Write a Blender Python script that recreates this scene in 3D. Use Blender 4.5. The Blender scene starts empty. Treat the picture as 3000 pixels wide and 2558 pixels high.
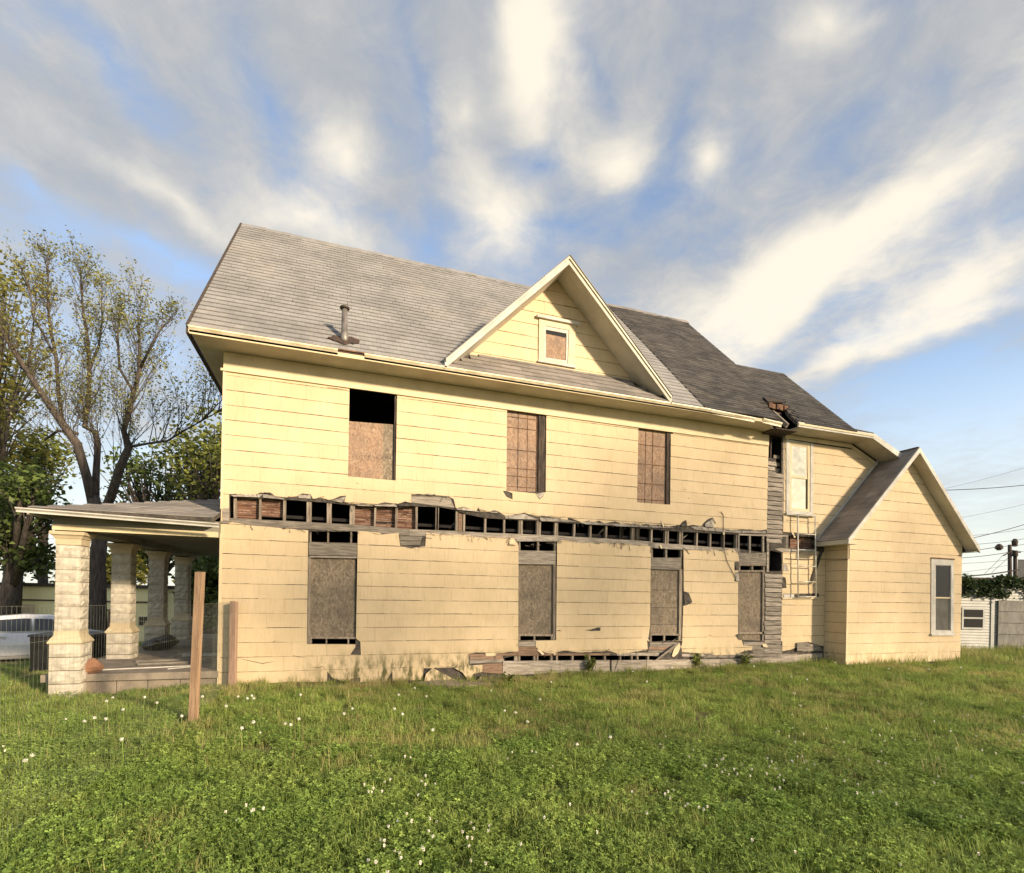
import bpy, bmesh, math, random
import numpy as np
from mathutils import Vector, Matrix
from mathutils.geometry import delaunay_2d_cdt
random.seed(7); np.random.seed(7)
S = bpy.context.scene
COL = S.collection

# ------------------------------------------------------------------ camera
FPX, CX, CY = 1554.0, 1500.0, 1741.0
YAW = math.atan(FPX/4600.0); ROLL = math.radians(1.15)
FW = Vector((math.sin(YAW), math.cos(YAW), 0)); RT = Vector((math.cos(YAW), -math.sin(YAW), 0)); UP = Vector((0, 0, 1))
CAM = Vector((1.9468, -10.8857, 1.7535))
cd = bpy.data.cameras.new('camera'); cam = bpy.data.objects.new('camera', cd); COL.objects.link(cam); S.camera = cam
cd.sensor_fit = 'HORIZONTAL'; cd.sensor_width = 36; cd.lens = FPX/3000*36
cd.shift_y = (CY-1279)/3000; cd.clip_start = .05; cd.clip_end = 3000
_r = RT*math.cos(ROLL)+UP*math.sin(ROLL); _u = UP*math.cos(ROLL)-RT*math.sin(ROLL)
m = Matrix.Identity(4)
for i in range(3): m[i][0] = _r[i]; m[i][1] = _u[i]; m[i][2] = -FW[i]; m[i][3] = CAM[i]
cam.matrix_world = m
S.cycles.max_bounces = 6; S.cycles.diffuse_bounces = 3; S.cycles.glossy_bounces = 2; S.cycles.transmission_bounces = 3
S.render.resolution_x = 1024; S.render.resolution_y = 873
S.view_settings.view_transform = 'Standard'; S.view_settings.look = 'None'; S.view_settings.gamma = 1
S.view_settings.exposure = 1.22

# ------------------------------------------------------------------ sun and sky
SUN_AZ, SUN_EL = math.radians(34), math.radians(17)      # azimuth to the right of the facade's normal
sdir = Vector((math.sin(SUN_AZ)*math.cos(SUN_EL), -math.cos(SUN_AZ)*math.cos(SUN_EL), math.sin(SUN_EL)))
sl = bpy.data.lights.new('sun', 'SUN'); sl.energy = 3.65; sl.angle = math.radians(4.0); sl.color = (1, .80, .56)
so = bpy.data.objects.new('sun', sl); COL.objects.link(so); so.rotation_euler = sdir.to_track_quat('Z', 'Y').to_euler()
so.location = (20, -30, 20)

W = bpy.data.worlds.new('World'); S.world = W; W.use_nodes = True
def world():
    nt = W.node_tree; nt.nodes.clear(); L = nt.links
    N = lambda t, **k: _node(nt, t, **k)
    def _val(x, sock):
        if isinstance(x, (int, float)): sock.default_value = x
        elif isinstance(x, tuple): sock.default_value = x
        else: L.new(x, sock)
    def ma(op, a, b=0.0, c=0.0, clamp=False):
        n = nt.nodes.new('ShaderNodeMath'); n.operation = op; n.use_clamp = clamp
        _val(a, n.inputs[0]); _val(b, n.inputs[1]); _val(c, n.inputs[2]); return n.outputs[0]
    def dot(v, t):
        n = nt.nodes.new('ShaderNodeVectorMath'); n.operation = 'DOT_PRODUCT'; L.new(v, n.inputs[0]); n.inputs[1].default_value = t; return n.outputs['Value']
    def comb(x, y, z):
        n = nt.nodes.new('ShaderNodeCombineXYZ'); _val(x, n.inputs[0]); _val(y, n.inputs[1]); _val(z, n.inputs[2]); return n.outputs[0]
    def noise(v, sc, det=5, rough=.5, dist=0):
        n = nt.nodes.new('ShaderNodeTexNoise'); L.new(v, n.inputs['Vector']); n.inputs['Scale'].default_value = sc
        n.inputs['Detail'].default_value = det; n.inputs['Roughness'].default_value = rough; n.inputs['Distortion'].default_value = dist; return n.outputs['Fac']
    def mix(f, a, b):
        n = nt.nodes.new('ShaderNodeMix'); n.data_type = 'RGBA'; _val(f, n.inputs[0]); _val(a, n.inputs[6]); _val(b, n.inputs[7]); return n.outputs[2]
    def sstep(x, a, b):
        n = nt.nodes.new('ShaderNodeMapRange'); n.interpolation_type = 'SMOOTHSTEP'; _val(x, n.inputs[0]); n.inputs[1].default_value = a; n.inputs[2].default_value = b; return n.outputs[0]
    tc = nt.nodes.new('ShaderNodeTexCoord'); d = tc.outputs['Generated']
    dr, df, dz = dot(d, tuple(RT)), dot(d, tuple(FW)), dot(d, (0, 0, 1))
    sky = nt.nodes.new('ShaderNodeTexSky'); sky.sky_type = 'NISHITA'; sky.sun_disc = False
    sky.sun_elevation = SUN_EL; sky.sun_rotation = math.atan2(sdir.x, sdir.y); sky.air_density = 1.0; sky.dust_density = .7; sky.ozone_density = 2.5
    hs = nt.nodes.new('ShaderNodeHueSaturation'); hs.inputs['Saturation'].default_value = .88; L.new(sky.outputs[0], hs.inputs['Color'])
    skc = nt.nodes.new('ShaderNodeVectorMath'); skc.operation = 'SCALE'; L.new(hs.outputs[0], skc.inputs[0]); skc.inputs['Scale'].default_value = SKY_GAIN
    # cloud layer: position on a flat deck overhead, streaks run away from the viewer
    zz = ma('ADD', ma('MAXIMUM', dz, 0.0), .10)
    qr, qf = ma('DIVIDE', dr, zz), ma('DIVIDE', df, zz)
    n1 = noise(comb(ma('MULTIPLY', qr, 2.1), ma('MULTIPLY', qf, 1.6), 3.7), 1.0, 4, .52, .35)
    n2 = noise(comb(ma('MULTIPLY', qr, 4.6), ma('MULTIPLY', qf, 3.4), 9.1), 1.0, 4, .6, .5)
    # large clouds where they stand in the sky (direction plane through the view axis)
    fpos = ma('MAXIMUM', df, .02)
    u0, v0 = ma('DIVIDE', dr, fpos), ma('DIVIDE', dz, fpos)
    wob = noise(comb(ma('MULTIPLY', u0, 3.5), ma('MULTIPLY', v0, 3.5), 1.3), 1.0, 3, .55)
    wob2 = noise(comb(ma('MULTIPLY', u0, 3.5), ma('MULTIPLY', v0, 3.5), 7.3), 1.0, 3, .55)
    u = ma('ADD', u0, ma('MULTIPLY', ma('SUBTRACT', wob, .5), .15)); v = ma('ADD', v0, ma('MULTIPLY', ma('SUBTRACT', wob2, .5), .15))
    uv = comb(u, v, 0.0)
    def total(lst):
        t = None
        for px, py, rx, ry, ang, amp in lst:
            mp = nt.nodes.new('ShaderNodeMapping'); mp.vector_type = 'TEXTURE'; L.new(uv, mp.inputs[0])
            mp.inputs['Location'].default_value = ((px-CX)/FPX, (CY-py)/FPX, 0); mp.inputs['Rotation'].default_value = (0, 0, math.radians(ang)); mp.inputs['Scale'].default_value = (1.9*rx/FPX, 1.9*ry/FPX, 1)
            g = nt.nodes.new('ShaderNodeTexGradient'); g.gradient_type = 'QUADRATIC_SPHERE'; L.new(mp.outputs[0], g.inputs[0])
            t = ma('MULTIPLY_ADD', g.outputs['Fac'], amp, t if t is not None else 0.0)
        return t
    front = sstep(df, .05, .25)
    dens_b = ma('MULTIPLY', total(CLOUDS), front)
    gaps = ma('MULTIPLY', total(GAPS), front)
    lit_b = ma('MULTIPLY', total(LIGHTS), front)
    n3 = noise(comb(ma('MULTIPLY', qr, 6.5), ma('MULTIPLY', qf, 6.0), 5.5), 1.0, 7, .64, .3)
    raw = ma('ADD', ma('ADD', ma('MULTIPLY', n1, .75), ma('ADD', ma('MULTIPLY', n2, .35), ma('MULTIPLY', n3, 1.15))), ma('SUBTRACT', dens_b, ma('MULTIPLY', gaps, .95)))
    dens = ma('MULTIPLY', sstep(raw, .40, 1.48), sstep(dz, .03, .26))
    lit = sstep(ma('ADD', ma('MULTIPLY', ma('ADD', ma('MULTIPLY', n2, .7), ma('MULTIPLY', n3, 1.3)), .38), ma('MULTIPLY', lit_b, 1.15)), .24, 1.0)
    cloud = mix(lit, (.42, .44, .47, 1), (1.0, .91, .75, 1))
    cs = nt.nodes.new('ShaderNodeVectorMath'); cs.operation = 'SCALE'; L.new(cloud, cs.inputs[0]); cs.inputs['Scale'].default_value = CLOUD_GAIN/.1
    hz = ma('MULTIPLY', sstep(dz, .42, .0), .9)
    base = mix(hz, skc.outputs[0], (4.3, 4.3, 3.8, 1))
    col = mix(ma('MULTIPLY', dens, .93), base, cs.outputs[0])
    bg = nt.nodes.new('ShaderNodeBackground'); L.new(col, bg.inputs['Color']); bg.inputs['Strength'].default_value = .1
    out = nt.nodes.new('ShaderNodeOutputWorld'); L.new(bg.outputs[0], out.inputs['Surface'])
def _node(nt, t, **k): return nt.nodes.new(t)
SKY_GAIN, CLOUD_GAIN = 1.25, 0.47
#          px    py   rx   ry  angle amp   (angle: direction of the long axis, degrees, up is positive)
CLOUDS = [(1540, 130, 330, 150, 92, .62), (1330, 150, 330, 110, 100, .42), (970, 330, 330, 120, 106, .50), (860, 60, 260, 150, 100, .30), (1480, 330, 150, 120, 20, .25),
          (1770, 430, 150, 110, 60, .50), (2040, 460, 100, 70, 70, .55), (300, 400, 560, 130, -38, .40), (560, 640, 460, 110, -26, .50), (880, 650, 200, 90, -25, .35),
          (420, 130, 420, 110, -60, .26), (60, 420, 300, 130, -45, .35), (2580, 600, 760, 150, 38, .38), (2230, 820, 420, 110, 24, .36), (2780, 850, 420, 80, 32, .30), (2620, 980, 420, 50, 20, .28),
          (1450, 640, 180, 100, -58, .50), (2800, 60, 420, 150, 25, .40), (2250, 190, 420, 130, 30, .22), (1180, 560, 120, 70, 20, .30), (1850, 760, 200, 90, -30, .30), (2350, 1060, 260, 24, 10, .40), (1900, 60, 300, 110, 10, .25)]
GAPS = [(1580, 480, 130, 75, 10, .75), (1195, 260, 330, 40, 96, .40), (730, 330, 240, 55, 115, .38), (300, 200, 260, 75, -48, .55), (1720, 200, 260, 45, 108, .32), (1930, 400, 260, 70, 60, .32), (1900, 580, 380, 100, 20, .34),
        (1640, 680, 260, 70, -10, .42), (1230, 690, 160, 55, -20, .35), (2800, 1150, 560, 260, 5, 1.0), (2150, 330, 200, 70, 40, .22), (380, 740, 260, 50, -20, .35), (80, 560, 180, 45, -30, .5), (2260, 600, 420, 60, 28, .14), (2500, 320, 300, 60, 35, .22), (40, 120, 160, 90, -60, .30), (2450, 890, 260, 30, 25, .30)]
LIGHTS = [(1560, 140, 280, 110, 93, .85), (960, 470, 150, 110, 104, .45), (2600, 600, 760, 105, 38, .52), (2230, 850, 480, 120, 24, .70), (2800, 810, 420, 110, 32, .55), (1450, 650, 160, 110, -55, .60), (880, 660, 240, 80, -22, .45),
          (2040, 460, 100, 70, 60, .45), (1780, 450, 140, 100, 60, .42), (480, 580, 380, 60, -33, .35), (2400, 40, 120, 70, 10, .38), (1330, 330, 160, 90, 90, .2), (2620, 960, 420, 40, 20, .5)]
world()
W.cycles.sampling_method = 'MANUAL'; W.cycles.sample_map_resolution = 192

# ------------------------------------------------------------------ picture -> place helpers
def ray(px, py):
    dx, dy = px-CX, py-CY; c, s = math.cos(ROLL), math.sin(ROLL)
    return FW+RT*((c*dx+s*dy)/FPX)-UP*((-s*dx+c*dy)/FPX)
def at(q, y):                 # point on the plane y = const
    r = ray(*q); return CAM+r*((y-CAM.y)/r.y)
def atz(q, z):
    r = ray(*q); return CAM+r*((z-CAM.z)/r.z)
def atd(q, d): return CAM+ray(*q)*d
def K(ox, oy, s): return lambda x, y: (ox+x/s, oy+y/s)
c1 = K(0, 1350, 2.2086); c2 = K(600, 1380, 2.5243); c3 = K(1200, 1380, 2.5243); c4 = K(1800, 1380, 2.5243); c5 = K(2300, 1200, 2.2086)
c6 = K(1200, 700, 2.2089); c7 = K(500, 600, 2.0789); c8 = K(1700, 800, 1.7267); t1 = K(0, 550, 2.0786); t7 = K(2150, 1150, 5.0486); t8 = K(2100, 1500, 3.926)
def P2(q, y=0): p = at(q, y); return (p.x, p.z)
def poly(k, *pts, y=0): return [P2(k(*p), y) for p in pts]
def sm(t): t = max(0., min(1., t)); return t*t*(3-2*t)

# ------------------------------------------------------------------ mesh + object helpers
class MB:
    def __init__(s): s.v = []; s.f = []; s.mi = []
    def add(s, vs, fs, mi=0):
        o = len(s.v); s.v += [tuple(p) for p in vs]; s.f += [tuple(i+o for i in f) for f in fs]; s.mi += [mi]*len(fs); return s
    def box(s, x0, x1, y0, y1, z0, z1, mi=0):
        return s.add([(x0, y0, z0), (x1, y0, z0), (x1, y1, z0), (x0, y1, z0), (x0, y0, z1), (x1, y0, z1), (x1, y1, z1), (x0, y1, z1)],
              [(0, 3, 2, 1), (4, 5, 6, 7), (0, 1, 5, 4), (1, 2, 6, 5), (2, 3, 7, 6), (3, 0, 4, 7)], mi)
    def hexa(s, a, b, mi=0):      # two loops of n points
        n = len(a); return s.add(list(a)+list(b), [tuple(range(n))[::-1], tuple(range(n, 2*n))]+[(i, (i+1) % n, n+(i+1) % n, n+i) for i in range(n)], mi)
    def slab(s, pts, y0, y1, mi=0):   # (x,z) polygon pushed from y0 to y1
        a = [(p[0], y0, p[1]) for p in pts]; b = [(p[0], y1, p[1]) for p in pts]; return s.hexa(a, b, mi)
    def tube(s, pts, rads, n=6, mi=0, cap=True):
        rings = []; pts = [Vector(p) for p in pts]
        for i, p in enumerate(pts):
            t = (pts[min(i+1, len(pts)-1)]-pts[max(i-1, 0)]).normalized()
            a = t.cross(Vector((0.31, .87, .12))); a = a.normalized() if a.length > 1e-4 else Vector((1, 0, 0)); b = t.cross(a)
            r = rads[i] if isinstance(rads, (list, tuple)) else rads
            rings.append([p+(a*math.cos(k*2*math.pi/n)+b*math.sin(k*2*math.pi/n))*r for k in range(n)])
        vs = [q for r in rings for q in r]; fs = []
        for i in range(len(pts)-1):
            for k in range(n): fs.append((i*n+k, i*n+(k+1) % n, (i+1)*n+(k+1) % n, (i+1)*n+k))
        if cap: fs += [tuple(range(n))[::-1], tuple(range((len(pts)-1)*n, len(pts)*n))]
        return s.add(vs, fs, mi)
    def lathe(s, c, prof, n=20, axis='z', mi=0):   # prof: (radius, height)
        vs = []
        for r, h in prof:
            for k in range(n):
                a = 2*math.pi*k/n; q = (r*math.cos(a), r*math.sin(a), h)
                if axis == 'y': q = (q[0], q[2], q[1])
                if axis == 'x': q = (q[2], q[0], q[1])
                vs.append((c[0]+q[0], c[1]+q[1], c[2]+q[2]))
        m_ = len(prof); fs = [(i*n+k, i*n+(k+1) % n, (i+1)*n+(k+1) % n, (i+1)*n+k) for i in range(m_-1) for k in range(n)]
        fs += [tuple(range(n))[::-1], tuple(range((m_-1)*n, m_*n))]
        return s.add(vs, fs, mi)
    def mesh(s, name, smooth=False, fix=True):
        me = bpy.data.meshes.new(name); me.from_pydata(s.v, [], s.f); 
        if any(s.mi): me.polygons.foreach_set('material_index', s.mi)
        if fix:
            bm = bmesh.new(); bm.from_mesh(me); bmesh.ops.recalc_face_normals(bm, faces=bm.faces); bm.to_mesh(me); bm.free()
        if smooth: me.polygons.foreach_set('use_smooth', [True]*len(me.polygons))
        me.update(); return me
    def build(s, name, mat, parent=None, smooth=False, kind=None, label=None, fix=True):
        me = s.mesh(name, smooth, fix)
        for mm in (mat if isinstance(mat, (list, tuple)) else [mat]): me.materials.append(mm)
        return link(name, me, parent, kind, label)
def link(name, me, parent=None, kind=None, label=None):
    o = bpy.data.objects.new(name, me); COL.objects.link(o)
    if parent: o.parent = parent; o.matrix_parent_inverse = parent_inv(parent)
    if kind: o['kind'] = kind
    if label: o['label'] = label
    return o
def parent_inv(p):
    mm = p.matrix_basis.copy(); q = p
    while q.parent: mm = q.parent.matrix_basis @ q.matrix_parent_inverse @ mm; q = q.parent
    return mm.inverted()
def thing(name, label, cat, loc=(0, 0, 0), group=None, rz=0):
    o = bpy.data.objects.new(name, None); COL.objects.link(o); o.location = loc; o.rotation_euler = (0, 0, rz); o.empty_display_size = .2
    o['label'] = label; o['category'] = cat
    if group: o['group'] = group
    return o
def tag(o, label, cat, group=None, kind=None):
    o['label'] = label
    if cat: o['category'] = cat
    if group: o['group'] = group
    if kind: o['kind'] = kind
    return o

# ------------------------------------------------------------------ materials
MATS = {}
def mat(name, col, col2=None, rough=.8, scale=6., stretch=(1, 1, 1), bump=.15, bscale=60., bstretch=None, rnd=0., spec=.3, metal=0., fac=(.35, .65), extra=None, island=0., local=False):
    M_ = bpy.data.materials.new(name); M_.use_nodes = True; nt = M_.node_tree; L = nt.links; b = nt.nodes['Principled BSDF']
    b.inputs['Roughness'].default_value = rough; b.inputs['Specular IOR Level'].default_value = spec; b.inputs['Metallic'].default_value = metal
    if local: g = nt.nodes.new('ShaderNodeTexCoord'); pos = g.outputs['Object']
    else: g = nt.nodes.new('ShaderNodeNewGeometry'); pos = g.outputs['Position']
    def mapped(st):
        n = nt.nodes.new('ShaderNodeMapping'); L.new(pos, n.inputs[0]); n.inputs['Scale'].default_value = st; return n.outputs[0]
    def noise(v, sc, det=5, rg=.6, dist=0):
        n = nt.nodes.new('ShaderNodeTexNoise'); L.new(v, n.inputs['Vector']); n.inputs['Scale'].default_value = sc; n.inputs['Detail'].default_value = det; n.inputs['Roughness'].default_value = rg; n.inputs['Distortion'].default_value = dist; return n.outputs['Fac']
    def rng(x, a, c, lo=0., hi=1.):
        n = nt.nodes.new('ShaderNodeMapRange'); n.interpolation_type = 'SMOOTHSTEP'; L.new(x, n.inputs[0])
        for i, q in enumerate((a, c, lo, hi)): n.inputs[i+1].default_value = q
        return n.outputs[0]
    def mix(f, a, c, mode='MIX'):
        n = nt.nodes.new('ShaderNodeMix'); n.data_type = 'RGBA'; n.blend_type = mode
        for x, i in ((f, 0), (a, 6), (c, 7)):
            if isinstance(x, (int, float)): n.inputs[i].default_value = x
            elif isinstance(x, tuple): n.inputs[i].default_value = (*x[:3], 1)
            else: L.new(x, n.inputs[i])
        return n.outputs[2]
    col2 = col2 or tuple(c*.7 for c in col)
    v = mapped(stretch)
    c = mix(rng(noise(v, scale), *fac), tuple(col2), tuple(col))
    H = dict(nt=nt, L=L, pos=pos, mapped=mapped, noise=noise, rng=rng, mix=mix, b=b)
    if extra: c = extra(c, H) or c
    if rnd:
        oi = nt.nodes.new('ShaderNodeObjectInfo'); c = mix(1., c, mixv(nt, L, oi.outputs['Random'], 1-rnd, 1+rnd*.6), 'MULTIPLY')
    if island:
        gi = nt.nodes.new('ShaderNodeNewGeometry'); c = mix(1., c, mixv(nt, L, gi.outputs['Random Per Island'], 1-island, 1+island*.6), 'MULTIPLY')
    L.new(c, b.inputs['Base Color'])
    if bump:
        bn = nt.nodes.new('ShaderNodeBump'); bn.inputs['Strength'].default_value = bump; bn.inputs['Distance'].default_value = .01
        L.new(noise(mapped(bstretch or stretch), bscale, 4), bn.inputs['Height']); L.new(bn.outputs[0], b.inputs['Normal'])
    MATS[name] = M_; return M_
def mixv(nt, L, x, a, c):
    n = nt.nodes.new('ShaderNodeMapRange'); L.new(x, n.inputs[0]); n.inputs[3].default_value = a; n.inputs[4].default_value = c
    k = nt.nodes.new('ShaderNodeCombineColor'); [L.new(n.outputs[0], k.inputs[i]) for i in range(3)]; return k.outputs[0]

def siding_extra(c, H):
    nt, L = H['nt'], H['L']
    # blotchy grime, fine vertical streaks
    c = H['mix'](H['rng'](H['noise'](H['mapped']((9, 9, 1.2)), 3., 6, .65), .47, .78, 0, .34), c, (.36, .29, .18))
    c = H['mix'](H['rng'](H['noise'](H['mapped']((1, 1, 1)), 1.1, 5, .6), .52, .75, 0, .22), c, (.50, .41, .27))
    c = H['mix'](H['rng'](H['noise'](H['mapped']((1, 1, 1)), 24., 3, .6), .70, .78, 0, .35), c, (.24, .18, .11))
    c = H['mix'](H['rng'](H['noise'](H['mapped']((5, 5, .35)), 2.2, 5, .7), .56, .80, 0, .30), c, (.30, .25, .17))
    # mould low on the wall
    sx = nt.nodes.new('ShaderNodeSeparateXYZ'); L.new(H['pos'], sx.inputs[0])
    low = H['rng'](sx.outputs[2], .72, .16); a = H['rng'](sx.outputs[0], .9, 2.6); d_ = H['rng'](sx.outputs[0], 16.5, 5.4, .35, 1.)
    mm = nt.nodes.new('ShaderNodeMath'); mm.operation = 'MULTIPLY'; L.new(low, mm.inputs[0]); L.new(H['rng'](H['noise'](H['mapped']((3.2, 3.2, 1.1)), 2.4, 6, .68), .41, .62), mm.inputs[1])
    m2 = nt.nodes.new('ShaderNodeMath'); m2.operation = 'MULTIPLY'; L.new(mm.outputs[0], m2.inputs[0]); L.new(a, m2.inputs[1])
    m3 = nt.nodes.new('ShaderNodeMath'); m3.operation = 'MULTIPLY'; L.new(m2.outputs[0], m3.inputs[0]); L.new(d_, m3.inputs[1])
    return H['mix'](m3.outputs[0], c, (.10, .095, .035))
SIDING = mat('cream_siding', (.625, .49, .31), (.565, .44, .27), .62, 1.3, bump=.25, bscale=45, bstretch=(1.5, 1.5, .22), rnd=.03, spec=.25, extra=siding_extra)
TRIM = mat('cream_trim', (.64, .53, .34), (.52, .42, .27), .6, 2.2, (1, 1, 1), .12, 30, fac=(.25, .6))
SOFFIT = mat('soffit_paint', (.56, .52, .43), (.42, .38, .31), .65, 1.2, bump=.1)
WHITETRIM = mat('weathered_white_trim', (.55, .525, .47), (.42, .40, .355), .6, 3., (1, 1, 1), .15, 40)
FELT = mat('dark_felt', (.10, .085, .07), (.045, .04, .035), .95, 8.)
def grain(c, H):
    c = H['mix'](H['rng'](H['noise'](H['mapped']((1.2, 14, 26)), 4., 6, .7, .6), .45, .72, 0, .65), c, (.07, .055, .042))
    return c
GREYWOOD = mat('weathered_wood', (.40, .35, .29), (.22, .19, .155), .9, 3., (1, 6, 10), .5, 12, (1, 10, 14), rnd=.34, extra=grain)
def grainv(c, H): return H['mix'](H['rng'](H['noise'](H['mapped']((22, 22, 1.2)), 4., 6, .7, .6), .45, .72, 0, .6), c, (.06, .045, .035))
STUD = mat('stud_wood', (.38, .32, .25), (.22, .175, .135), .9, 3., (8, 8, 1), .4, 12, (14, 14, 1), rnd=.3, extra=grainv)
DARKWOOD = mat('charred_wood', (.09, .07, .055), (.035, .028, .024), .95, 4., (8, 8, 1), .4, 12)
REDWOOD = mat('bare_reddish_wood', (.33, .215, .14), (.19, .125, .09), .85, 4., (1, 6, 12), .4, 12, (1, 10, 14), rnd=.25, extra=grain)
LATH = mat('plaster_lath', (.23, .12, .075), (.12, .06, .042), .9, 5., (1, 6, 14), .4, 20, island=.18)
PLASTER = mat('plaster_keys', (.40, .31, .24), (.18, .13, .10), .95, 18.)
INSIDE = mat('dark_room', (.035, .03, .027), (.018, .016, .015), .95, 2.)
def osb_mat(name, a, b, c_):
    def ex(c, H):
        nt, L = H['nt'], H['L']
        vo = nt.nodes.new('ShaderNodeTexVoronoi'); vo.inputs['Scale'].default_value = 1.0; vo.feature = 'F1'
        nz = nt.nodes.new('ShaderNodeTexNoise'); nz.inputs['Scale'].default_value = 9; L.new(H['pos'], nz.inputs['Vector'])
        ad = nt.nodes.new('ShaderNodeVectorMath'); ad.operation = 'MULTIPLY_ADD'; L.new(nz.outputs['Color'], ad.inputs[0]); ad.inputs[1].default_value = (.16, .16, .16); L.new(H['mapped']((1, 1, 1)), ad.inputs[2])
        mp = nt.nodes.new('ShaderNodeMapping'); L.new(ad.outputs[0], mp.inputs[0]); mp.inputs['Scale'].default_value = (42, 42, 15); L.new(mp.outputs[0], vo.inputs['Vector'])
        sp = nt.nodes.new('ShaderNodeSeparateColor'); L.new(vo.outputs['Color'], sp.inputs[0])
        c = H['mix'](sp.outputs[0], a, b)
        c = H['mix'](H['rng'](H['noise'](H['mapped']((1, 1, 1)), 2.2, 5, .6), .42, .72, 0, .75), c, c_)
        c = H['mix'](H['rng'](sp.outputs[1], .86, .95, 0, .4), c, (.40, .33, .25))
        return H['mix'](H['rng'](H['noise'](H['mapped']((18, 18, 18)), 3., 4, .7), .62, .75, 0, .6), c, (.09, .07, .05))
    return mat(name, a, b, .8, 6, bump=.3, bscale=40, extra=ex)
OSB = osb_mat('osb_warm', (.37, .25, .17), (.215, .14, .095), (.185, .135, .105))
OSBGREY = osb_mat('osb_weathered', (.275, .22, .155), (.135, .108, .078), (.115, .094, .073))
INK = mat('stamp_ink', (.045, .04, .04), bump=0)
ROOF = mat('slate_grey_shingle', (.295, .285, .272), (.225, .218, .21), .75, 1.1, bump=.25, bscale=55, rnd=.09, spec=.35,
           extra=lambda c, H: H['mix'](H['rng'](H['noise'](H['mapped']((1.5, 1, 1)), .55, 5, .6), .48, .70, 0, .22), c, (.37, .30, .235)))
ROOFS = mat('slate_grey_shingles', (.295, .285, .272), (.225, .218, .21), .75, 1.1, bump=.25, bscale=55, island=.09, spec=.35,
           extra=lambda c, H: H['mix'](H['rng'](H['noise'](H['mapped']((1.5, 1, 1)), .55, 5, .6), .48, .70, 0, .22), c, (.37, .30, .235)))
ASPHALT = mat('dark_asphalt_shingles', (.085, .078, .07), (.055, .05, .047), .85, 1.6, bump=.4, bscale=90, island=.35,
           extra=lambda c, H: H['mix'](H['rng'](H['noise'](H['mapped']((1, 1, 1)), .8, 5, .65), .5, .8, 0, .35), c, (.16, .135, .09)))
PENT = mat('grey_brown_shingles', (.27, .24, .215), (.18, .165, .15), .75, 1.4, bump=.25, bscale=55, island=.2)
RUST = mat('rusty_edge', (.20, .10, .05), (.05, .035, .03), .8, 9.)
GUTTER = mat('gutter_paint', (.74, .66, .48), (.55, .46, .30), .45, 4., (1, 1, 1), .1, 30, spec=.45)
METAL = mat('galvanised_metal', (.25, .23, .21), (.12, .10, .085), .5, 7., bump=.1, metal=.4)
TAR = mat('roof_tar', (.04, .034, .03), (.085, .05, .035), .7, 14.)
STONE = mat('rock_face_block', (.53, .485, .395), (.43, .39, .315), .85, 7., bump=.9, bscale=16, rnd=.06)
STONECAP = mat('painted_cap_stone', (.55, .455, .30), (.45, .37, .24), .7, 4., bump=.2)
CONC = mat('old_concrete', (.30, .245, .19), (.20, .165, .13), .9, 3., bump=.4)
ROCK = mat('orange_brown_rock', (.40, .20, .11), (.26, .13, .08), .8, 6., bump=.5, bscale=14)
POSTW = mat('cedar_post', (.38, .25, .155), (.26, .165, .10), .75, 2., (12, 12, .8), .3, 14, (14, 14, 1), extra=grainv)
POSTW2 = mat('pale_red_post', (.42, .28, .20), (.30, .20, .14), .75, 2., (12, 12, .8), .3, 14, (14, 14, 1), extra=grainv)
WIRE = mat('fence_wire', (.30, .31, .25), (.17, .17, .13), .6, 9., metal=.3, bump=0)
def leafmat(name, a, b, tr=.35, rnd=0., island=.5, dry=None):
    M_ = mat(name, a, b, .55, .9, bump=0, island=island, rnd=rnd, spec=.25)
    nt = M_.node_tree; L = nt.links; bs = nt.nodes['Principled BSDF']; out = nt.nodes['Material Output']
    src = bs.inputs['Base Color'].links[0].from_socket
    if dry:
        g = nt.nodes.new('ShaderNodeNewGeometry'); nz = nt.nodes.new('ShaderNodeTexNoise'); L.new(g.outputs['Position'], nz.inputs['Vector']); nz.inputs['Scale'].default_value = .55; nz.inputs['Detail'].default_value = 5
        mr = nt.nodes.new('ShaderNodeMapRange'); mr.interpolation_type = 'SMOOTHSTEP'; L.new(nz.outputs['Fac'], mr.inputs[0]); mr.inputs[1].default_value = .49; mr.inputs[2].default_value = .68; mr.inputs[4].default_value = .85
        mx = nt.nodes.new('ShaderNodeMix'); mx.data_type = 'RGBA'; L.new(mr.outputs[0], mx.inputs[0]); L.new(src, mx.inputs[6]); mx.inputs[7].default_value = (*dry, 1); src = mx.outputs[2]; L.new(src, bs.inputs['Base Color'])
    t = nt.nodes.new('ShaderNodeBsdfTranslucent'); L.new(src, t.inputs['Color']); ms = nt.nodes.new('ShaderNodeMixShader'); ms.inputs[0].default_value = tr
    L.new(bs.outputs[0], ms.inputs[1]); L.new(t.outputs[0], ms.inputs[2]); L.new(ms.outputs[0], out.inputs['Surface']); return M_
GRASS = leafmat('grass_blade', (.385, .46, .125), (.295, .385, .095), .45, .35, .35, dry=(.47, .42, .17))
GRASSTALL = leafmat('tall_grass_blade', (.34, .37, .11), (.25, .30, .075), .45, .35, .4, dry=(.52, .45, .21))
CLOVER = leafmat('clover_leaf', (.37, .48, .115), (.265, .39, .085), .45, .35, .45)
STRAW = leafmat('straw', (.50, .40, .20), (.38, .30, .14), .3, .3, .3)
LEAFSPARSE = leafmat('young_leaf', (.36, .34, .10), (.24, .25, .07), .45, 0, .6)
LEAFDARK = leafmat('dark_leaf', (.12, .16, .04), (.07, .105, .028), .3, 0, .6)
LEAFMID = leafmat('mid_leaf', (.24, .26, .06), (.14, .17, .04), .4, 0, .6)
LEAFGOLD = leafmat('sunlit_leaf', (.27, .24, .055), (.15, .16, .035), .45, 0, .5)
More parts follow.
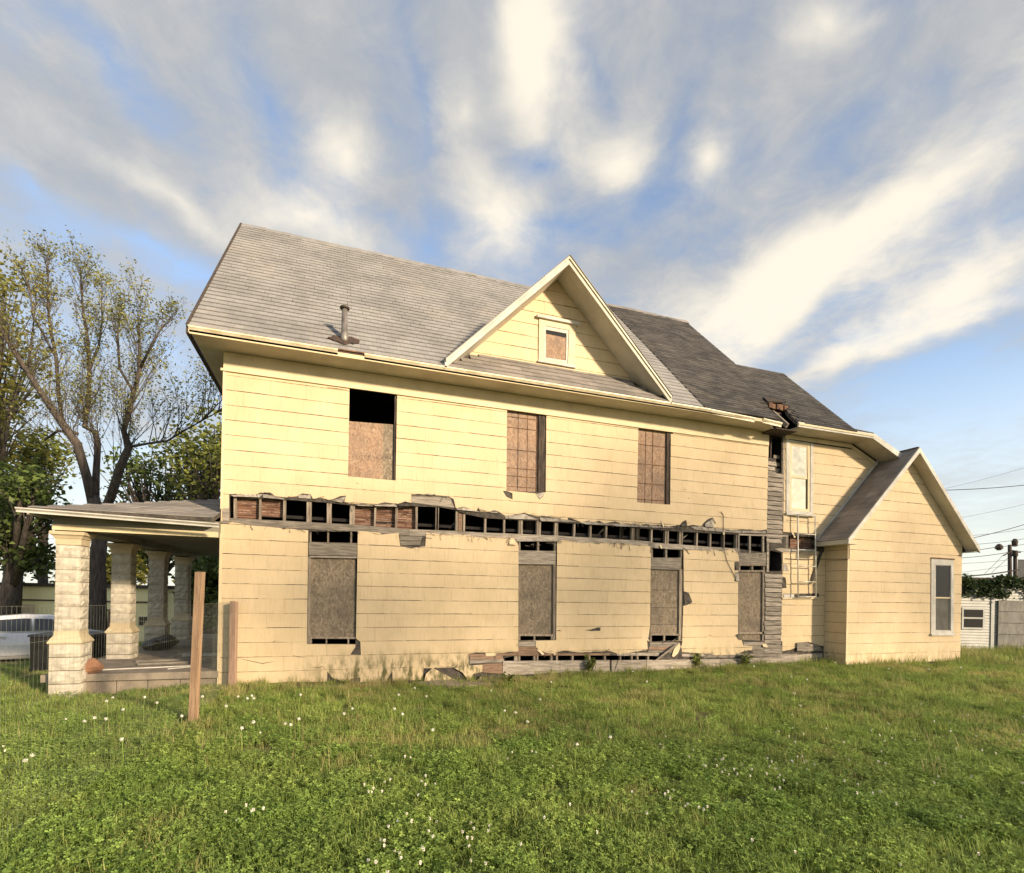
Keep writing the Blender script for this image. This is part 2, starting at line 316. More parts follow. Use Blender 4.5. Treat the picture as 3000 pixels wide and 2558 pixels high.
BARK = mat('tree_bark', (.105, .085, .07), (.05, .041, .034), .9, 2.5, (6, 6, 1), .8, 9, (10, 10, 2))
WHITE = mat('white_flower', (.80, .78, .70), (.70, .66, .55), .8, 20, bump=0)
DIRT = mat('lawn_soil', (.17, .18, .06), (.13, .11, .05), .95, 1.5, bump=.6, bscale=14)

# ------------------------------------------------------------------ ground
def _n(x, y): return math.sin(x*1.31+2.1*math.sin(y*.7))*.5+math.sin(y*1.77+1.3*math.sin(x*.9+1))*.5
def ground_z(x, y):
    z = .018*_n(x, y)+.012*_n(2.7*x+3, 2.3*y)
    z += -.10*math.exp(-((x-4.2)/2.2)**2)*sm((y+3.5)/3)+.08*sm((x-9)/4)
    w = sm((1.5-x)/3.5)
    z += w*(-.11*sm((y+3)/3)-.045*max(0., y)*sm(y/4))
    return max(z, -3.5)
def build_ground():
    xs = sorted(set([round(v, 2) for v in np.concatenate([np.arange(-16, 30.01, .4), np.arange(-60, -16, 4), np.arange(30, 70, 4), [-600, -350, -200, -120, -80, 90, 140, 220, 350, 600]])]))
    ys = sorted(set([round(v, 2) for v in np.concatenate([np.arange(-12, 14.01, .4), np.arange(14, 60, 3), np.arange(-40, -12, 4), [-400, -200, -100, -60, 75, 100, 150, 250, 450, 900]])]))
    mb = MB(); nx = len(xs)
    mb.v = [(x, y, ground_z(x, y)) for y in ys for x in xs]
    mb.f = [(j*nx+i, j*nx+i+1, (j+1)*nx+i+1, (j+1)*nx+i) for j in range(len(ys)-1) for i in range(nx-1)]; mb.mi = [0]*len(mb.f)
    return mb.build('ground', DIRT, smooth=True, kind='structure', fix=False)
build_ground()
# the back street behind the porch, with a pale kerb walk on its near side
HX = Vector((.925, .38, 0)).normalized(); HN = Vector((-HX.y, HX.x, 0))
CARP = atd((165, 1900), 16.5); CARP.z = 0
STREET_Z = -.60
def strip(name, a, b, z0, z1, M_):
    mb = MB(); p = CARP
    q = [p+HX*s+HN*t for s, t in ((-60, a), (45, a), (45, b), (-60, b))]
    mb.hexa([(v.x, v.y, z0) for v in q], [(v.x, v.y, z1) for v in q]); return mb.build(name, M_, kind='structure')
ASPH = mat('street_asphalt', (.075, .07, .065), (.05, .048, .045), .9, 2.)
WALKM = mat('pale_walk', (.36, .33, .28), (.27, .25, .21), .9, 2.)
strip('street', -1.3, 3.0, -1.2, STREET_Z, ASPH)
strip('sidewalk', -2.5, -1.3, -1.2, STREET_Z+.06, WALKM)

# ------------------------------------------------------------------ house: layers of the long wall
HOUSE = thing('house', 'derelict cream two-storey house with torn siding and boarded windows', 'house', (0, 0, 0))
W1 = poly(c7, (1090, 1070), (1380, 1105), (1370, 1680), (1080, 1655))
W2 = poly(c6, (630, 1058), (885, 1090), (880, 1640), (830, 1650), (740, 1640), (625, 1630))
W3 = poly(c6, (1480, 1183), (1690, 1210), (1685, 1720), (1640, 1718), (1560, 1712), (1470, 1705))
G1 = poly(c2, (765, 440), (1132, 442), (1118, 1238), (1150, 1262), (1155, 1360), (1075, 1358), (1112, 1305), (1114, 1282), (755, 1280))
G2 = poly(c3, (805, 515), (1090, 522), (1083, 1252), (803, 1256))
G3 = poly(c4, (270, 550), (510, 575), (512, 890), (548, 900), (575, 970), (540, 990), (508, 1000), (500, 1252), (262, 1266), (248, 1240), (262, 1150), (268, 640))
G4 = poly(c4, (915, 590), (1145, 590), (1120, 1262), (915, 1250), (888, 1212), (912, 1205), (914, 820), (886, 815), (914, 735), (886, 735), (886, 672), (918, 672))
W2B = poly(c3, (688, 148), (720, 148), (760, 165), (760, 212), (715, 190))           # torn bite under window 2, left
W2C = poly(c3, (930, 165), (1003, 152), (985, 190), (958, 212))
BAND = (poly(c2, (180, 172), (300, 176), (380, 175), (400, 163), (480, 158), (522, 186), (600, 196), (680, 188), (720, 166), (782, 174), (800, 206), (870, 200), (930, 218), (1000, 186), (1045, 182), (1030, 230), (1080, 242), (1180, 246), (1250, 252), (1330, 232), (1420, 244), (1480, 228), (1526, 238), (1526, 172), (1690, 175))
  + poly(c3, (182, 170), (192, 181), (290, 190), (325, 207), (342, 276), (400, 264), (490, 296), (508, 270), (524, 304), (600, 300), (620, 290), (655, 300), (700, 328), (752, 340), (768, 322), (850, 310), (884, 322), (945, 336), (980, 334), (1100, 346), (1162, 366), (1175, 345), (1270, 380), (1330, 366), (1340, 385), (1400, 368), (1440, 388), (1520, 372), (1580, 398), (1640, 388), (1700, 400), (1767, 395))
  + poly(c4, (55, 390), (70, 372), (120, 392), (160, 378), (250, 398), (350, 400), (400, 410), (440, 405), (480, 402), (500, 376), (530, 362), (536, 408), (570, 398), (640, 408), (660, 382), (690, 356), (730, 345), (733, 425), (800, 432), (870, 436), (1000, 432), (1040, 446), (1134, 430))
  + poly(c4, (1134, 612), (920, 628), (905, 600), (850, 574), (790, 590), (700, 582), (650, 586), (560, 570), (512, 584), (270, 562), (240, 546), (150, 548), (60, 534), (0, 542))
  + poly(c3, (1600, 552), (1580, 538), (1400, 532), (1250, 527), (1130, 510), (1085, 530), (806, 556), (795, 530), (770, 496), (700, 497), (600, 486), (520, 492), (440, 477), (250, 471), (122, 455), (116, 558), (0, 570))
  + poly(c2, (1445, 556), (1432, 458), (1310, 470), (1290, 456), (1240, 452), (1133, 442), (764, 440), (640, 428), (500, 417), (330, 402), (205, 378), (182, 384)))
BASEHOLE = (poly(c3, (435, 1352), (540, 1340), (600, 1352), (690, 1346), (745, 1338), (803, 1336), (803, 1256), (935, 1258), (932, 1300), (950, 1318), (1000, 1342), (1060, 1350), (1140, 1326), (1250, 1342), (1480, 1330), (1540, 1352), (1600, 1346), (1760, 1322))
  + poly(c4, (60, 1352), (120, 1324), (190, 1330), (245, 1326), (240, 1250), (262, 1264), (500, 1254), (492, 1300), (500, 1338), (600, 1346), (700, 1352), (760, 1364), (900, 1357), (960, 1330), (1018, 1322), (1020, 1296), (950, 1290), (940, 1252), (915, 1242), (1120, 1258), (1240, 1258), (1240, 1332), (1300, 1322), (1350, 1302), (1362, 1268), (1430, 1262), (1545, 1300), (1545, 1640), (0, 1700))
  + poly(c3, (1100, 1660), (560, 1660), (438, 1600)))
BASEBITES = [poly(c2, (905, 1482), (920, 1500), (945, 1530), (990, 1545), (1050, 1562), (1085, 1535), (1150, 1528), (1150, 1640), (905, 1640)),
             poly(c2, (1388, 1480), (1388, 1620), (1335, 1620), (1340, 1560), (1360, 1520)), poly(c2, (1618, 1458), (1800, 1458), (1830, 1640), (1600, 1640)),
             poly(c3, (190, 1455), (440, 1448), (450, 1640), (105, 1640), (120, 1480))]
SLIT = poly(c3, (1290, 1178), (1340, 1172), (1390, 1156), (1412, 1158), (1408, 1182), (1350, 1184))
CHX0, CHX1 = 12.53, 13.06
CHIM = [(CHX0, .0), (CHX1, .0), (CHX1+.01, 2.05), (CHX1+.16, 2.06), (CHX1+.12, 2.33), (CHX1+.01, 2.36), (CHX1, 6.3), (CHX0, 6.3)]
RBAND = poly(c4, (1250, 452), (1490, 464), (1545, 560), (1540, 600), (1480, 592), (1240, 592))
RSLOT = poly(c4, (1245, 908), (1510, 905), (1512, 938), (1248, 945))
W4 = poly(c5, (3, 195), (178, 222), (176, 688), (3, 676))
HOLES = [W1, W2, W3, G1, G2, G3, G4, W2B, W2C, BAND, BASEHOLE, SLIT, CHIM, RBAND, RSLOT, W4]+BASEBITES

# sheathing only opens where one looks into the wall
BANDW = (poly(c2, (186, 190), (400, 205), (590, 212), (760, 224), (930, 236), (1100, 256), (1260, 262), (1420, 270), (1570, 262), (1767, 268))
  + poly(c3, (200, 262), (342, 290), (430, 322), (560, 348), (700, 357), (820, 362), (955, 368), (1085, 380), (1218, 388), (1340, 398), (1767, 420))
  + poly(c4, (130, 418), (500, 450), (910, 470), (1136, 478), (1136, 600), (1080, 600), (910, 574), (700, 562), (490, 545), (270, 528), (0, 510))
  + poly(c3, (1600, 506), (1340, 490), (1100, 480), (955, 474), (820, 468), (560, 458), (340, 440), (0, 432)) + poly(c2, (1100, 398), (600, 368), (188, 350)))
G1W = poly(c2, (768, 446), (1130, 448), (1114, 1280), (758, 1278)); G2W = poly(c3, (808, 520), (1088, 526), (1082, 1250), (806, 1253)); G3W = poly(c4, (272, 560), (508, 578), (498, 1250), (264, 1263)); G4W = poly(c4, (918, 606), (1122, 606), (1116, 1256), (918, 1248))
JOIST = poly(c3, (700, 1384), (770, 1368), (1100, 1362), (1480, 1364), (1767, 1366)) + poly(c4, (320, 1372), (320, 1396), (0, 1398)) + poly(c3, (1480, 1402), (1100, 1404), (700, 1414))
CH1 = poly(t8, (612, 440), (745, 470), (742, 680), (604, 680)); CH2 = [(CHX0+.02, 5.42), (CHX0+.26, 5.40), (CHX0+.30, 5.05), (CHX0+.44, 5.05), (CHX0+.44, 6.02), (CHX0+.02, 6.02)]
RBW = poly(c4, (1290, 478), (1480, 490), (1480, 570), (1290, 570))
W4W = poly(c5, (28, 212), (160, 226), (158, 660), (28, 652))
WHOLES = [W1, W2[:3]+[W2[-1]], W3[:3]+[W3[-1]], G1W, G2W, G3W, G4W, BANDW, JOIST, CH1, CH2, RBW, W4W]

def crack(k, *pts, w=2.2):
    up = [P2(k(x, y-w*(0.3 if i in (0, len(pts)-1) else 1))) for i, (x, y) in enumerate(pts)]; dn = [P2(k(x, y+w*(0.3 if i in (0, len(pts)-1) else 1))) for i, (x, y) in enumerate(pts)]
    return up+dn[::-1]
HOLES += [crack(c2, (240, 1385), (340, 1405), (430, 1425), (460, 1415), (520, 1410)), crack(c2, (650, 1362), (690, 1375), (750, 1377)), crack(c2, (488, 1268), (514, 1262), (520, 1250)), crack(c2, (1225, 455), (1260, 466), (1310, 472)), crack(c2, (785, 1448), (830, 1456), (870, 1446), (900, 1470)),
          crack(c4, (505, 135), (520, 139), (532, 136), w=1.6), crack(c4, (540, 196), (548, 204), (555, 200), w=2.5), crack(c4, (765, 845), (775, 848), (782, 840), w=1.6), crack(c4, (780, 942), (790, 955), (798, 962), w=1.6), crack(c4, (690, 1220), (705, 1214), (735, 1230), w=1.5),
          crack(c7, (905, 1275), (915, 1262), (920, 1258), w=1.5), crack(c7, (1132, 1690), (1138, 1700), (1142, 1698), w=3), crack(c7, (975, 1553), (990, 1556), (1005, 1552), w=1.6), crack(c7, (950, 1112), (1010, 1122), (1080, 1131), w=2.6), crack(c3, (1085, 1182), (1105, 1180), (1120, 1184), w=4), crack(c4, (765, 300), (790, 318), (806, 320), w=2)]
def bbox(p): xs = [q[0] for q in p]; zs = [q[1] for q in p]; return min(xs), max(xs), min(zs), max(zs)
def ccw(p):
    a = sum(p[i][0]*p[(i+1) % len(p)][1]-p[(i+1) % len(p)][0]*p[i][1] for i in range(len(p)))
    return list(p) if a > 0 else list(p)[::-1]
def cut(outline, holes):
    """triangles of outline minus holes"""
    b = bbox(outline); hs = []; outline = ccw(outline)
    for h in holes:
        c = bbox(h)
        if c[0] < b[1] and c[1] > b[0] and c[2] < b[3] and c[3] > b[2]: hs.append(ccw(h))
    if not hs: return [Vector(p) for p in outline], [tuple(range(len(outline)))]
    vs, fs = [], []
    for pl in [outline]+hs:
        o = len(vs); vs += [Vector(p) for p in pl]; fs.append(list(range(o, o+len(pl))))
    V, E_, F_, ov, oe, of = delaunay_2d_cdt(vs, [], fs, 0, 1e-5, True)
    keep = [tuple(f) for f, o in zip(F_, of) if 0 in o and len(o) == 1]
    return V, keep
def panel(mb, outline, holes, yf, yb, mi=0):
    """cut sheet with thickness; yf may be a function of (x,z)"""
    V, T = cut(outline, holes)
    if not T: return 0
    used = sorted({i for t in T for i in t}); ix = {u: k for k, u in enumerate(used)}
    fy = yf if callable(yf) else (lambda x, z: yf)
    fr = [(V[u].x, fy(V[u].x, V[u].y), V[u].y) for u in used]; bk = [(V[u].x, yb, V[u].y) for u in used]; n = len(used)
    edges = {}
    for t in T:
        for a, c in zip(t, t[1:]+t[:1]): edges[(a, c)] = 1
    fs = []
    for t in T: fs.append(tuple(ix[i] for i in t)); fs.append(tuple(ix[i]+n for i in reversed(t)))
    for (a, c) in edges:
        if (c, a) not in edges: fs.append((ix[c], ix[a], ix[a]+n, ix[c]+n))
    mb.add(fr+bk, fs, mi)
    return sum(abs((V[t[i]]-V[t[0]]).cross(V[t[i+1]]-V[t[0]])) for t in T for i in range(1, len(t)-1))

COURSE = .2721
def course_z(k, x): return .217+COURSE*k+.003*x
SHINGLES = []           # (weight, MB)
def shingle_field(x0, x1, k0, k1, holes, clipfn, yface=0., phase=0., ztop=99, width=.61, zshift=0.):
    for k in range(k0, k1):
        off = (k % 2)*width*.5+phase+random.choice((0, 0, 0, .15))
        xa = x0-(off % width)
        while xa < x1:
            a, b = max(xa, x0)+.0009, min(xa+width, x1)-.0009; xa += width
            if b-a < .02: continue
            j = random.uniform(-.004, .004); n = 6; za, zb = course_z(k, a)+zshift, course_z(k+1, b)+zshift
            wv = [random.uniform(-.0035, .0035) for _ in range(n+1)]
            bot = [(a+(b-a)*i/n, course_z(k, a+(b-a)*i/n)+zshift+wv[i]+j) for i in range(n+1)]
            top = [(b, min(course_z(k+1, b)+zshift-.0075, ztop)), (a, min(course_z(k+1, a)+zshift-.0075, ztop))]
            pr = random.uniform(.011, .016)
            fy = lambda x, z, k=k, pr=pr: yface-pr+(z-course_z(k, x)-zshift)/COURSE*(pr-.006)
            out = clipfn(bot+top) if clipfn else bot+top
            if not out or len(out) < 3: continue
            mb = MB(); ar = panel(mb, out, holes, fy, yface)
            if ar > .004:
                cxm, czm = (a+b)/2, course_z(k, a)
                d2 = (cxm-CAM.x)**2+(yface-CAM.y)**2+(czm-CAM.z)**2
                SHINGLES.append((ar/d2, mb))
def clip_half(pts, nx, nz, d):     # keep nx*x+nz*z <= d
    out = []
    for i, p in enumerate(pts):
        q = pts[(i+1) % len(pts)]; a = nx*p[0]+nz*p[1]-d; b = nx*q[0]+nz*q[1]-d
        if a <= 0: out.append(p)
        if a*b < 0: t = a/(a-b); out.append((p[0]+(q[0]-p[0])*t, p[1]+(q[1]-p[1])*t))
    return out
# long facade, ground floor and upper floor
FRZ = 5.72       # underside of the frieze board
shingle_field(-.015, CHX0, -1, 21, HOLES, None, 0, .12, FRZ)
# wing upper wall (right of the bare chimney strip)
def wing_clip(p):
    p = clip_half(p, 0, 1, 5.93); return clip_half(p, .42, 1, 5.95+.42*15.45)
shingle_field(CHX1, 14.545, 0, 12, HOLES, None, 0, .3, 99)
shingle_field(CHX1, 17.6, 12, 21, HOLES, wing_clip, 0, .3, 99)
# roof gable wall
GX, GZ = 6.53, 8.88
GWIN = poly(c6, (835, 502), (1070, 562), (1065, 832), (832, 790))
def gable_clip(p):
    p = clip_half(p, 1, 1, GX+GZ-.08); p = clip_half(p, -1, 1, -GX+GZ-.08); return clip_half(p, 0, -1, -6.74)
shingle_field(4.2, 8.9, 23, 33, [GWIN], gable_clip, 0, .25, 99, zshift=.085)
# addition: front gable wall and its left return
AY = -.645; AX0, AX1, ARX, ARZ = 14.56, 18.93, 16.66, 5.86
AWIN = poly(c5, (940, 958), (1085, 962), (1083, 1462), (938, 1458), y=AY)
def add_clip(p):
    p = clip_half(p, 1.03, 1, 1.03*ARX+ARZ-.12); return clip_half(p, -1.03, 1, -1.03*ARX+ARZ-.12)
shingle_field(AX0, AX1, 0, 21, [AWIN], add_clip, AY, .2, 99, zshift=-.16+.0)
SHINGLES.sort(key=lambda t: -t[0])
for w, mb in SHINGLES[:300]: mb.build('siding_shingle', SIDING, HOUSE)
rest = MB()
for w, mb in SHINGLES[300:]: rest.add(mb.v, mb.f)
rest.build('siding_shingles', SIDING, HOUSE, kind='stuff')
# return wall of the addition: courses along y
rw = MB()
for k in range(0, 12):
    z0 = course_z(k, 14.5)-.16; y0 = AY-.01
    for (ya, yb) in ((y0, AY+.31), (AY+.313, .0)):
        pr = .012
        rw.hexa([(AX0-pr, ya, z0), (AX0-pr, yb, z0), (AX0-.003, yb, z0+COURSE-.009), (AX0-.003, ya, z0+COURSE-.009)], [(AX0, ya, z0), (AX0, yb, z0), (AX0, yb, z0+COURSE-.009), (AX0, ya, z0+COURSE-.009)])
rw.build('return_wall_shingles', SIDING, HOUSE, kind='stuff')

# sheathing and the hollow house behind it
mb = MB()
panel(mb, [(0, -.35), (13.06, -.35), (13.06, 6.06), (0, 6.06)], WHOLES, .0015, .022)
panel(mb, [(13.06, -.35), (17.6, -.35), (17.6, 5.05), (15.42, 6.0), (13.06, 6.06)], WHOLES, .0015, .022)
mb.build('wall_sheathing', FELT, HOUSE)
mb = MB(); mb.slab([(4.35, 6.6), (8.72, 6.6), (GX, GZ-.02)], .002, .03); mb.build('gable_wall', FELT, HOUSE)
mb = MB()
V_ = [(AX0+.002, .0), (AX1, .0), (AX1, 3.5), (ARX, 5.78), (AX0+.002, 3.52)]
panel(mb, V_, [AWIN], AY+.002, AY+.05); mb.box(AX1-.04, AX1, AY+.05, 3.5, 0, 3.5); mb.box(AX0+.002, AX0+.05, AY+.05, .0, 0, 3.4); mb.build('addition_wall', FELT, HOUSE)
mb = MB()
mb.box(0, .02, .03, 8.7, -.3, 6.06); mb.box(0, 17.6, 8.7, 8.74, -.3, 6.06); mb.box(17.56, 17.6, .03, 8.7, -.3, 5.05)
mb.build('hidden_wall', SIDING, HOUSE)
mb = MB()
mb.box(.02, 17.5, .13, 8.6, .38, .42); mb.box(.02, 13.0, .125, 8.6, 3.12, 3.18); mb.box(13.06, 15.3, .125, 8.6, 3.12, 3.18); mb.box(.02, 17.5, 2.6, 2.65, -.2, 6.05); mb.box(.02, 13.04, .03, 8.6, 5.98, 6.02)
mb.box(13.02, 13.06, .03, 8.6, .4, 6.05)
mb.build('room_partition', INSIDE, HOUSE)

# ---------------- studs, plates, lath in the torn band
def board(name, pts, y, th, M_, parent=HOUSE, label=None):
    """board from four picture corners lying on plane y"""
    mb = MB(); q = [P2(p, y) for p in pts]; mb.slab(q, y, y+th); return mb.build(name, M_, parent, label=label)
def qd(k, x0, y0, x1, y1): return [k(x0, y0), k(x1, y0), k(x1, y1), k(x0, y1)]
PL = poly(c2, (186, 348), (1100, 396)) + poly(c3, (0, 430), (560, 456), (1100, 478), (1767, 520)) + poly(c4, (300, 530), (700, 560), (912, 574))
PLB = [(x, z-.13) for x, z in PL]
for i in range(len(PL)-1):
    mb = MB(); a, b = PL[i], PL[i+1]; gap = .002 if i % 2 else .0
    mb.slab([(a[0]+.001, a[1]), (b[0]-.001, b[1]), (b[0]-.001, PLB[i+1][1]), (a[0]+.001, PLB[i][1])], -.004-gap, .025); mb.build('belt_board', GREYWOOD, HOUSE)
def plate_z(x):
    for a, b in zip(PL, PL[1:]):
        if a[0] <= x <= b[0]: return a[1]+(b[1]-a[1])*(x-a[0])/(b[0]-a[0])
    return PL[-1][1]
st = [c2(x, 330) for x in (225, 408, 588, 764, 781, 912, 931, 1080, 1098, 1258, 1415, 1568, 1718)] + [c3(x, 420) for x in (205, 348, 402, 560, 700, 814, 830, 948, 963, 1078, 1093, 1218, 1340, 1455, 1572, 1650, 1690)] + [c4(x, 500) for x in (55, 140, 175, 275, 380, 395, 485, 500, 610, 710, 810, 905)]
for i, q in enumerate(st):
    x = P2(q, .03)[0]; z = plate_z(x); w = .021+random.uniform(-.003, .004); tl = random.uniform(-.012, .012)
    mb = MB(); mb.hexa([(x-w, .026, z-.1), (x+w, .026, z-.1), (x+w, .115, z-.1), (x-w, .115, z-.1)], [(x-w+tl, .026, z+.62), (x+w+tl, .026, z+.62), (x+w+tl, .115, z+.62), (x-w+tl, .115, z+.62)])
    mb.build('stud', STUD, HOUSE)
def lath_bay(xa, xb, zlo, zhi, y=.12):
    mb = MB(); z = zlo
    while z < zhi:
        h = .034; w = random.uniform(-.003, .003)
        mb.box(xa, xb, y+random.uniform(0, .006), y+.012, z+w, z+h+w); 
        z += h+.011
    z = zlo+.034
    while z < zhi:
        x = xa
        while x < xb:                      # plaster squeezed between the strips
            l = random.uniform(.08, .34)
            if random.random() < .6: mb.box(x, min(x+l, xb), y+.0005+random.uniform(-.008, .004), y+.014, z+.001, z+.008+random.uniform(0, .009), 1)
            x += l+random.uniform(0, .05)
        z += .045
    mb.box(xa, xb, y+.015, y+.02, zlo, zhi, 2)
    return mb.build('lath_strips', [LATH, PLASTER, DARKWOOD], HOUSE, kind='stuff')
for (xa, xb, lo, hi) in ((232, 402, 0, 1), (418, 580, .45, 1), (1104, 1252, 0, 1), (1264, 1409, 0, 1), (1422, 1562, 0, 1)):
    a = P2(c2(xa, 330), .1)[0]; b = P2(c2(xb, 330), .1)[0]; z = plate_z(a); lath_bay(a, b, z-.05+lo*.3, z+.62)
a = P2(c3(-20, 330), .1)[0]; b = P2(c3(48, 330), .1)[0]; lath_bay(a, b, plate_z(a)-.05, plate_z(a)+.6)
a = P2(c3(358, 330), .1)[0]; b = P2(c3(398, 330), .1)[0]; mb = MB(); mb.box(a, b, .05, .1, plate_z(a)-.05, plate_z(a)+.6); mb.build('blocking', REDWOOD, HOUSE)
# broken braces inside the open bays
for k, p, q in ((c3, (290, 430), (340, 380)), (c3, (1390, 480), (1430, 430)), (c4, (500, 500), (540, 470))):
    a, b = at(k(*p), .2), at(k(*q), .2); mb = MB(); mb.tube([a, b], .02, 4); mb.build('loose_brace', STUD, HOUSE)

# grey boards, paper and torn flaps around the tears
for n_, M_, k, pts, y in (
    ('sheathing_board', GREYWOOD, c3, [(12, 186), (300, 200), (334, 272), (10, 232)], -.001), ('sheathing_board', GREYWOOD, c3, [(8, 180), (280, 192), (300, 198), (12, 184)], -.0035),
    ('sheathing_board', GREYWOOD, c2, [(1440, 478), (1610, 486), (1600, 512), (1446, 512)], -.001), ('sheathing_board', GREYWOOD, c2, [(1446, 516), (1600, 516), (1590, 545), (1448, 548)], -.002),
    ('sheathing_board', GREYWOOD, c2, [(128, 275), (180, 275), (180, 372), (134, 376)], -.018), ('sheathing_board', GREYWOOD, c2, [(110, 368), (180, 374), (178, 390), (112, 384)], -.02)):
    mb = MB(); mb.slab([P2(k(*p), y) for p in pts], y, y+.02 if y > -.01 else y+.006); mb.build(n_, M_, HOUSE)
def flap(k, pts, out=.05, M_=None, th=.006):
    """torn piece hanging from its first two points and curling outward"""
    q = [P2(k(*p)) for p in pts]; zt = max(p[1] for p in q); zb = min(p[1] for p in q); mb = MB()
    f_ = lambda z: -.004-out*((zt-z)/max(zt-zb, .01))**1.5
    mb.hexa([(x, f_(z)-.002, z) for x, z in q], [(x, f_(z)+th, z) for x, z in q]); return mb.build('torn_flap_or_shade_strip', M_ or GREYWOOD, HOUSE)
PAPER = mat('grey_torn_paper', (.44, .40, .34), (.23, .20, .17), .9, 9., bump=.3, rnd=.3)
for f in ((c2, (195, 180), (375, 172), (390, 196), (215, 192)), (c2, (392, 168), (430, 172), (400, 200), (386, 190)), (c2, (430, 170), (515, 182), (590, 206), (585, 214), (430, 198)), (c2, (690, 178), (780, 178), (786, 206), (694, 200)),
          (c2, (935, 222), (1040, 190), (1024, 228), (1010, 236)), (c2, (1120, 246), (1250, 254), (1240, 262), (1130, 258)), (c2, (1250, 252), (1410, 244), (1420, 266), (1260, 262)), (c2, (1430, 246), (1520, 236), (1560, 260), (1430, 262)),
          (c3, (345, 280), (400, 268), (490, 296), (520, 304), (350, 288)), (c3, (590, 304), (655, 300), (650, 312), (600, 312)), (c3, (700, 330), (850, 318), (942, 360), (705, 352)), (c3, (960, 345), (1100, 350), (1250, 378), (970, 372)),
          (c3, (1250, 382), (1330, 372), (1400, 384), (1767, 402), (1767, 416), (1300, 396)), (c4, (0, 398), (250, 400), (430, 412), (440, 425), (0, 410)), (c4, (485, 402), (530, 370), (532, 408), (490, 410)), (c4, (665, 392), (728, 350), (730, 420), (664, 412)),
          (c4, (560, 412), (640, 410), (900, 440), (1120, 445), (1120, 462), (900, 458), (600, 436)), (c3, (690, 150), (750, 165), (752, 205), (720, 190)), (c3, (935, 170), (1000, 156), (984, 186), (960, 206)), (c3, (780, 500), (1100, 505), (1105, 520), (790, 522)),
          (c4, (510, 895), (545, 905), (570, 968), (515, 985)), (c4, (890, 740), (914, 738), (912, 815), (888, 812)), (c4, (888, 676), (914, 676), (914, 730), (890, 730)), (c4, (500, 565), (660, 570), (700, 586), (520, 580)), (c4, (1246, 682), (1275, 690), (1285, 740), (1246, 742))):
    flap(f[0], f[1:], random.uniform(.012, .05), PAPER if random.random() < .8 else FELT)
for f in ((c4, (798, 430), (812, 432), (804, 470), (792, 474)), (c4, (1310, 455), (1322, 455), (1328, 492), (1316, 496)), (c4, (330, 545), (344, 546), (346, 574), (334, 576)), (c4, (866, 576), (886, 590), (880, 606), (872, 592)), (c3, (740, 500), (770, 500), (786, 548), (730, 545)),
          (c3, (940, 1322), (965, 1320), (990, 1350), (975, 1360)), (c3, (1060, 1345), (1085, 1348), (1070, 1358), (1062, 1356)), (c4, (338, 352), (345, 400), (360, 402), (352, 420)), (c4, (1090, 1278), (1122, 1276), (1122, 1300), (1090, 1300))):
    flap(f[0], f[1:], .06, TRIM)

def splinters():
    rnd = random.Random(77); mb = MB()
    for poly_, dens in ((BAND, 15), (BASEHOLE[:34], 9)):
        for (a, b) in zip(poly_, poly_[1:]):
            L_ = math.hypot(b[0]-a[0], b[1]-a[1])
            for _ in range(int(L_*dens*rnd.uniform(.3, 1.2))):
                t = rnd.random(); x, z = a[0]+(b[0]-a[0])*t, a[1]+(b[1]-a[1])*t
                if x > 12.4 or z < .1: continue
                ang = rnd.uniform(-.5, .5) if rnd.random() < .55 else rnd.uniform(-2.2, -.9); l = rnd.uniform(.03, .16); w = rnd.uniform(.003, .009); dx, dz = math.cos(ang)*l, math.sin(ang)*l; y = -.012-rnd.uniform(0, .03)
                mb.hexa([(x, y, z-w), (x+dx, y-rnd.uniform(0, .03), z+dz-w*.3), (x+dx, y, z+dz+w*.3), (x, y, z+w)], [(x, y+.006, z-w), (x+dx, y+.004, z+dz-w*.3), (x+dx, y+.004, z+dz+w*.3), (x, y+.006, z+w)], 0 if rnd.random() < .6 else 1)
    return mb.build('splinters', [PAPER, STUD], HOUSE, kind='stuff')
splinters()
# ---------------- ground floor boarded windows
def boarded(k, osb, header, head, topstuds, ytop, botrail, posts, ybot, jambs, M_, extra=()):
    w = thing_part = MB(); q = [P2(k(*p), .06) for p in osb]; w.slab(q, .06, .075); W_ = w.build('boarded_window', M_, HOUSE)
    if header: board('header_board', [k(*p) for p in header], .004, .03, GREYWOOD, W_)
    if head: board('head_trim', [k(*p) for p in head], -.004, .06, GREYWOOD, W_)
    for x in topstuds: board('cripple_stud', qd(k, x-6, ytop[0], x+7, ytop[1]), .03, .08, STUD, W_)
    if botrail: board('sill_rail', [k(*p) for p in botrail], .012, .06, STUD, W_)
    for x in posts: board('sill_post', qd(k, x-6, ybot[0], x+6, ybot[1]), .02, .05, STUD, W_)
    for j in jambs: board('jamb', [k(*p) for p in j], .012, .10, j_m, W_)
    return W_
j_m = STUD
def stamp(parent, k, x0, y0, x1, y1, n, vertical=True, y=.058):
    """illegible stencilled print on a panel"""
    mb = MB(); 
    for i in range(n):
        t = (i+.5)/n
        if random.random() < .12: continue
        cx_, cy_ = x0+(x1-x0)*t, y0+(y1-y0)*t
        for s in range(random.randint(2, 4)):
            dx, dy = random.uniform(-7, 7), random.uniform(-7, 7); a, b = (random.uniform(2, 7), random.uniform(.8, 1.8)) if random.random() < .5 else (random.uniform(.8, 1.8), random.uniform(3, 8))
            mb.slab([P2(k(cx_+dx+i_*a, cy_+dy+j_*b), y) for i_, j_ in ((-1, -1), (1, -1), (1, 1), (-1, 1))], y, y+.001)
    return mb.build('stamped_print', INK, parent)
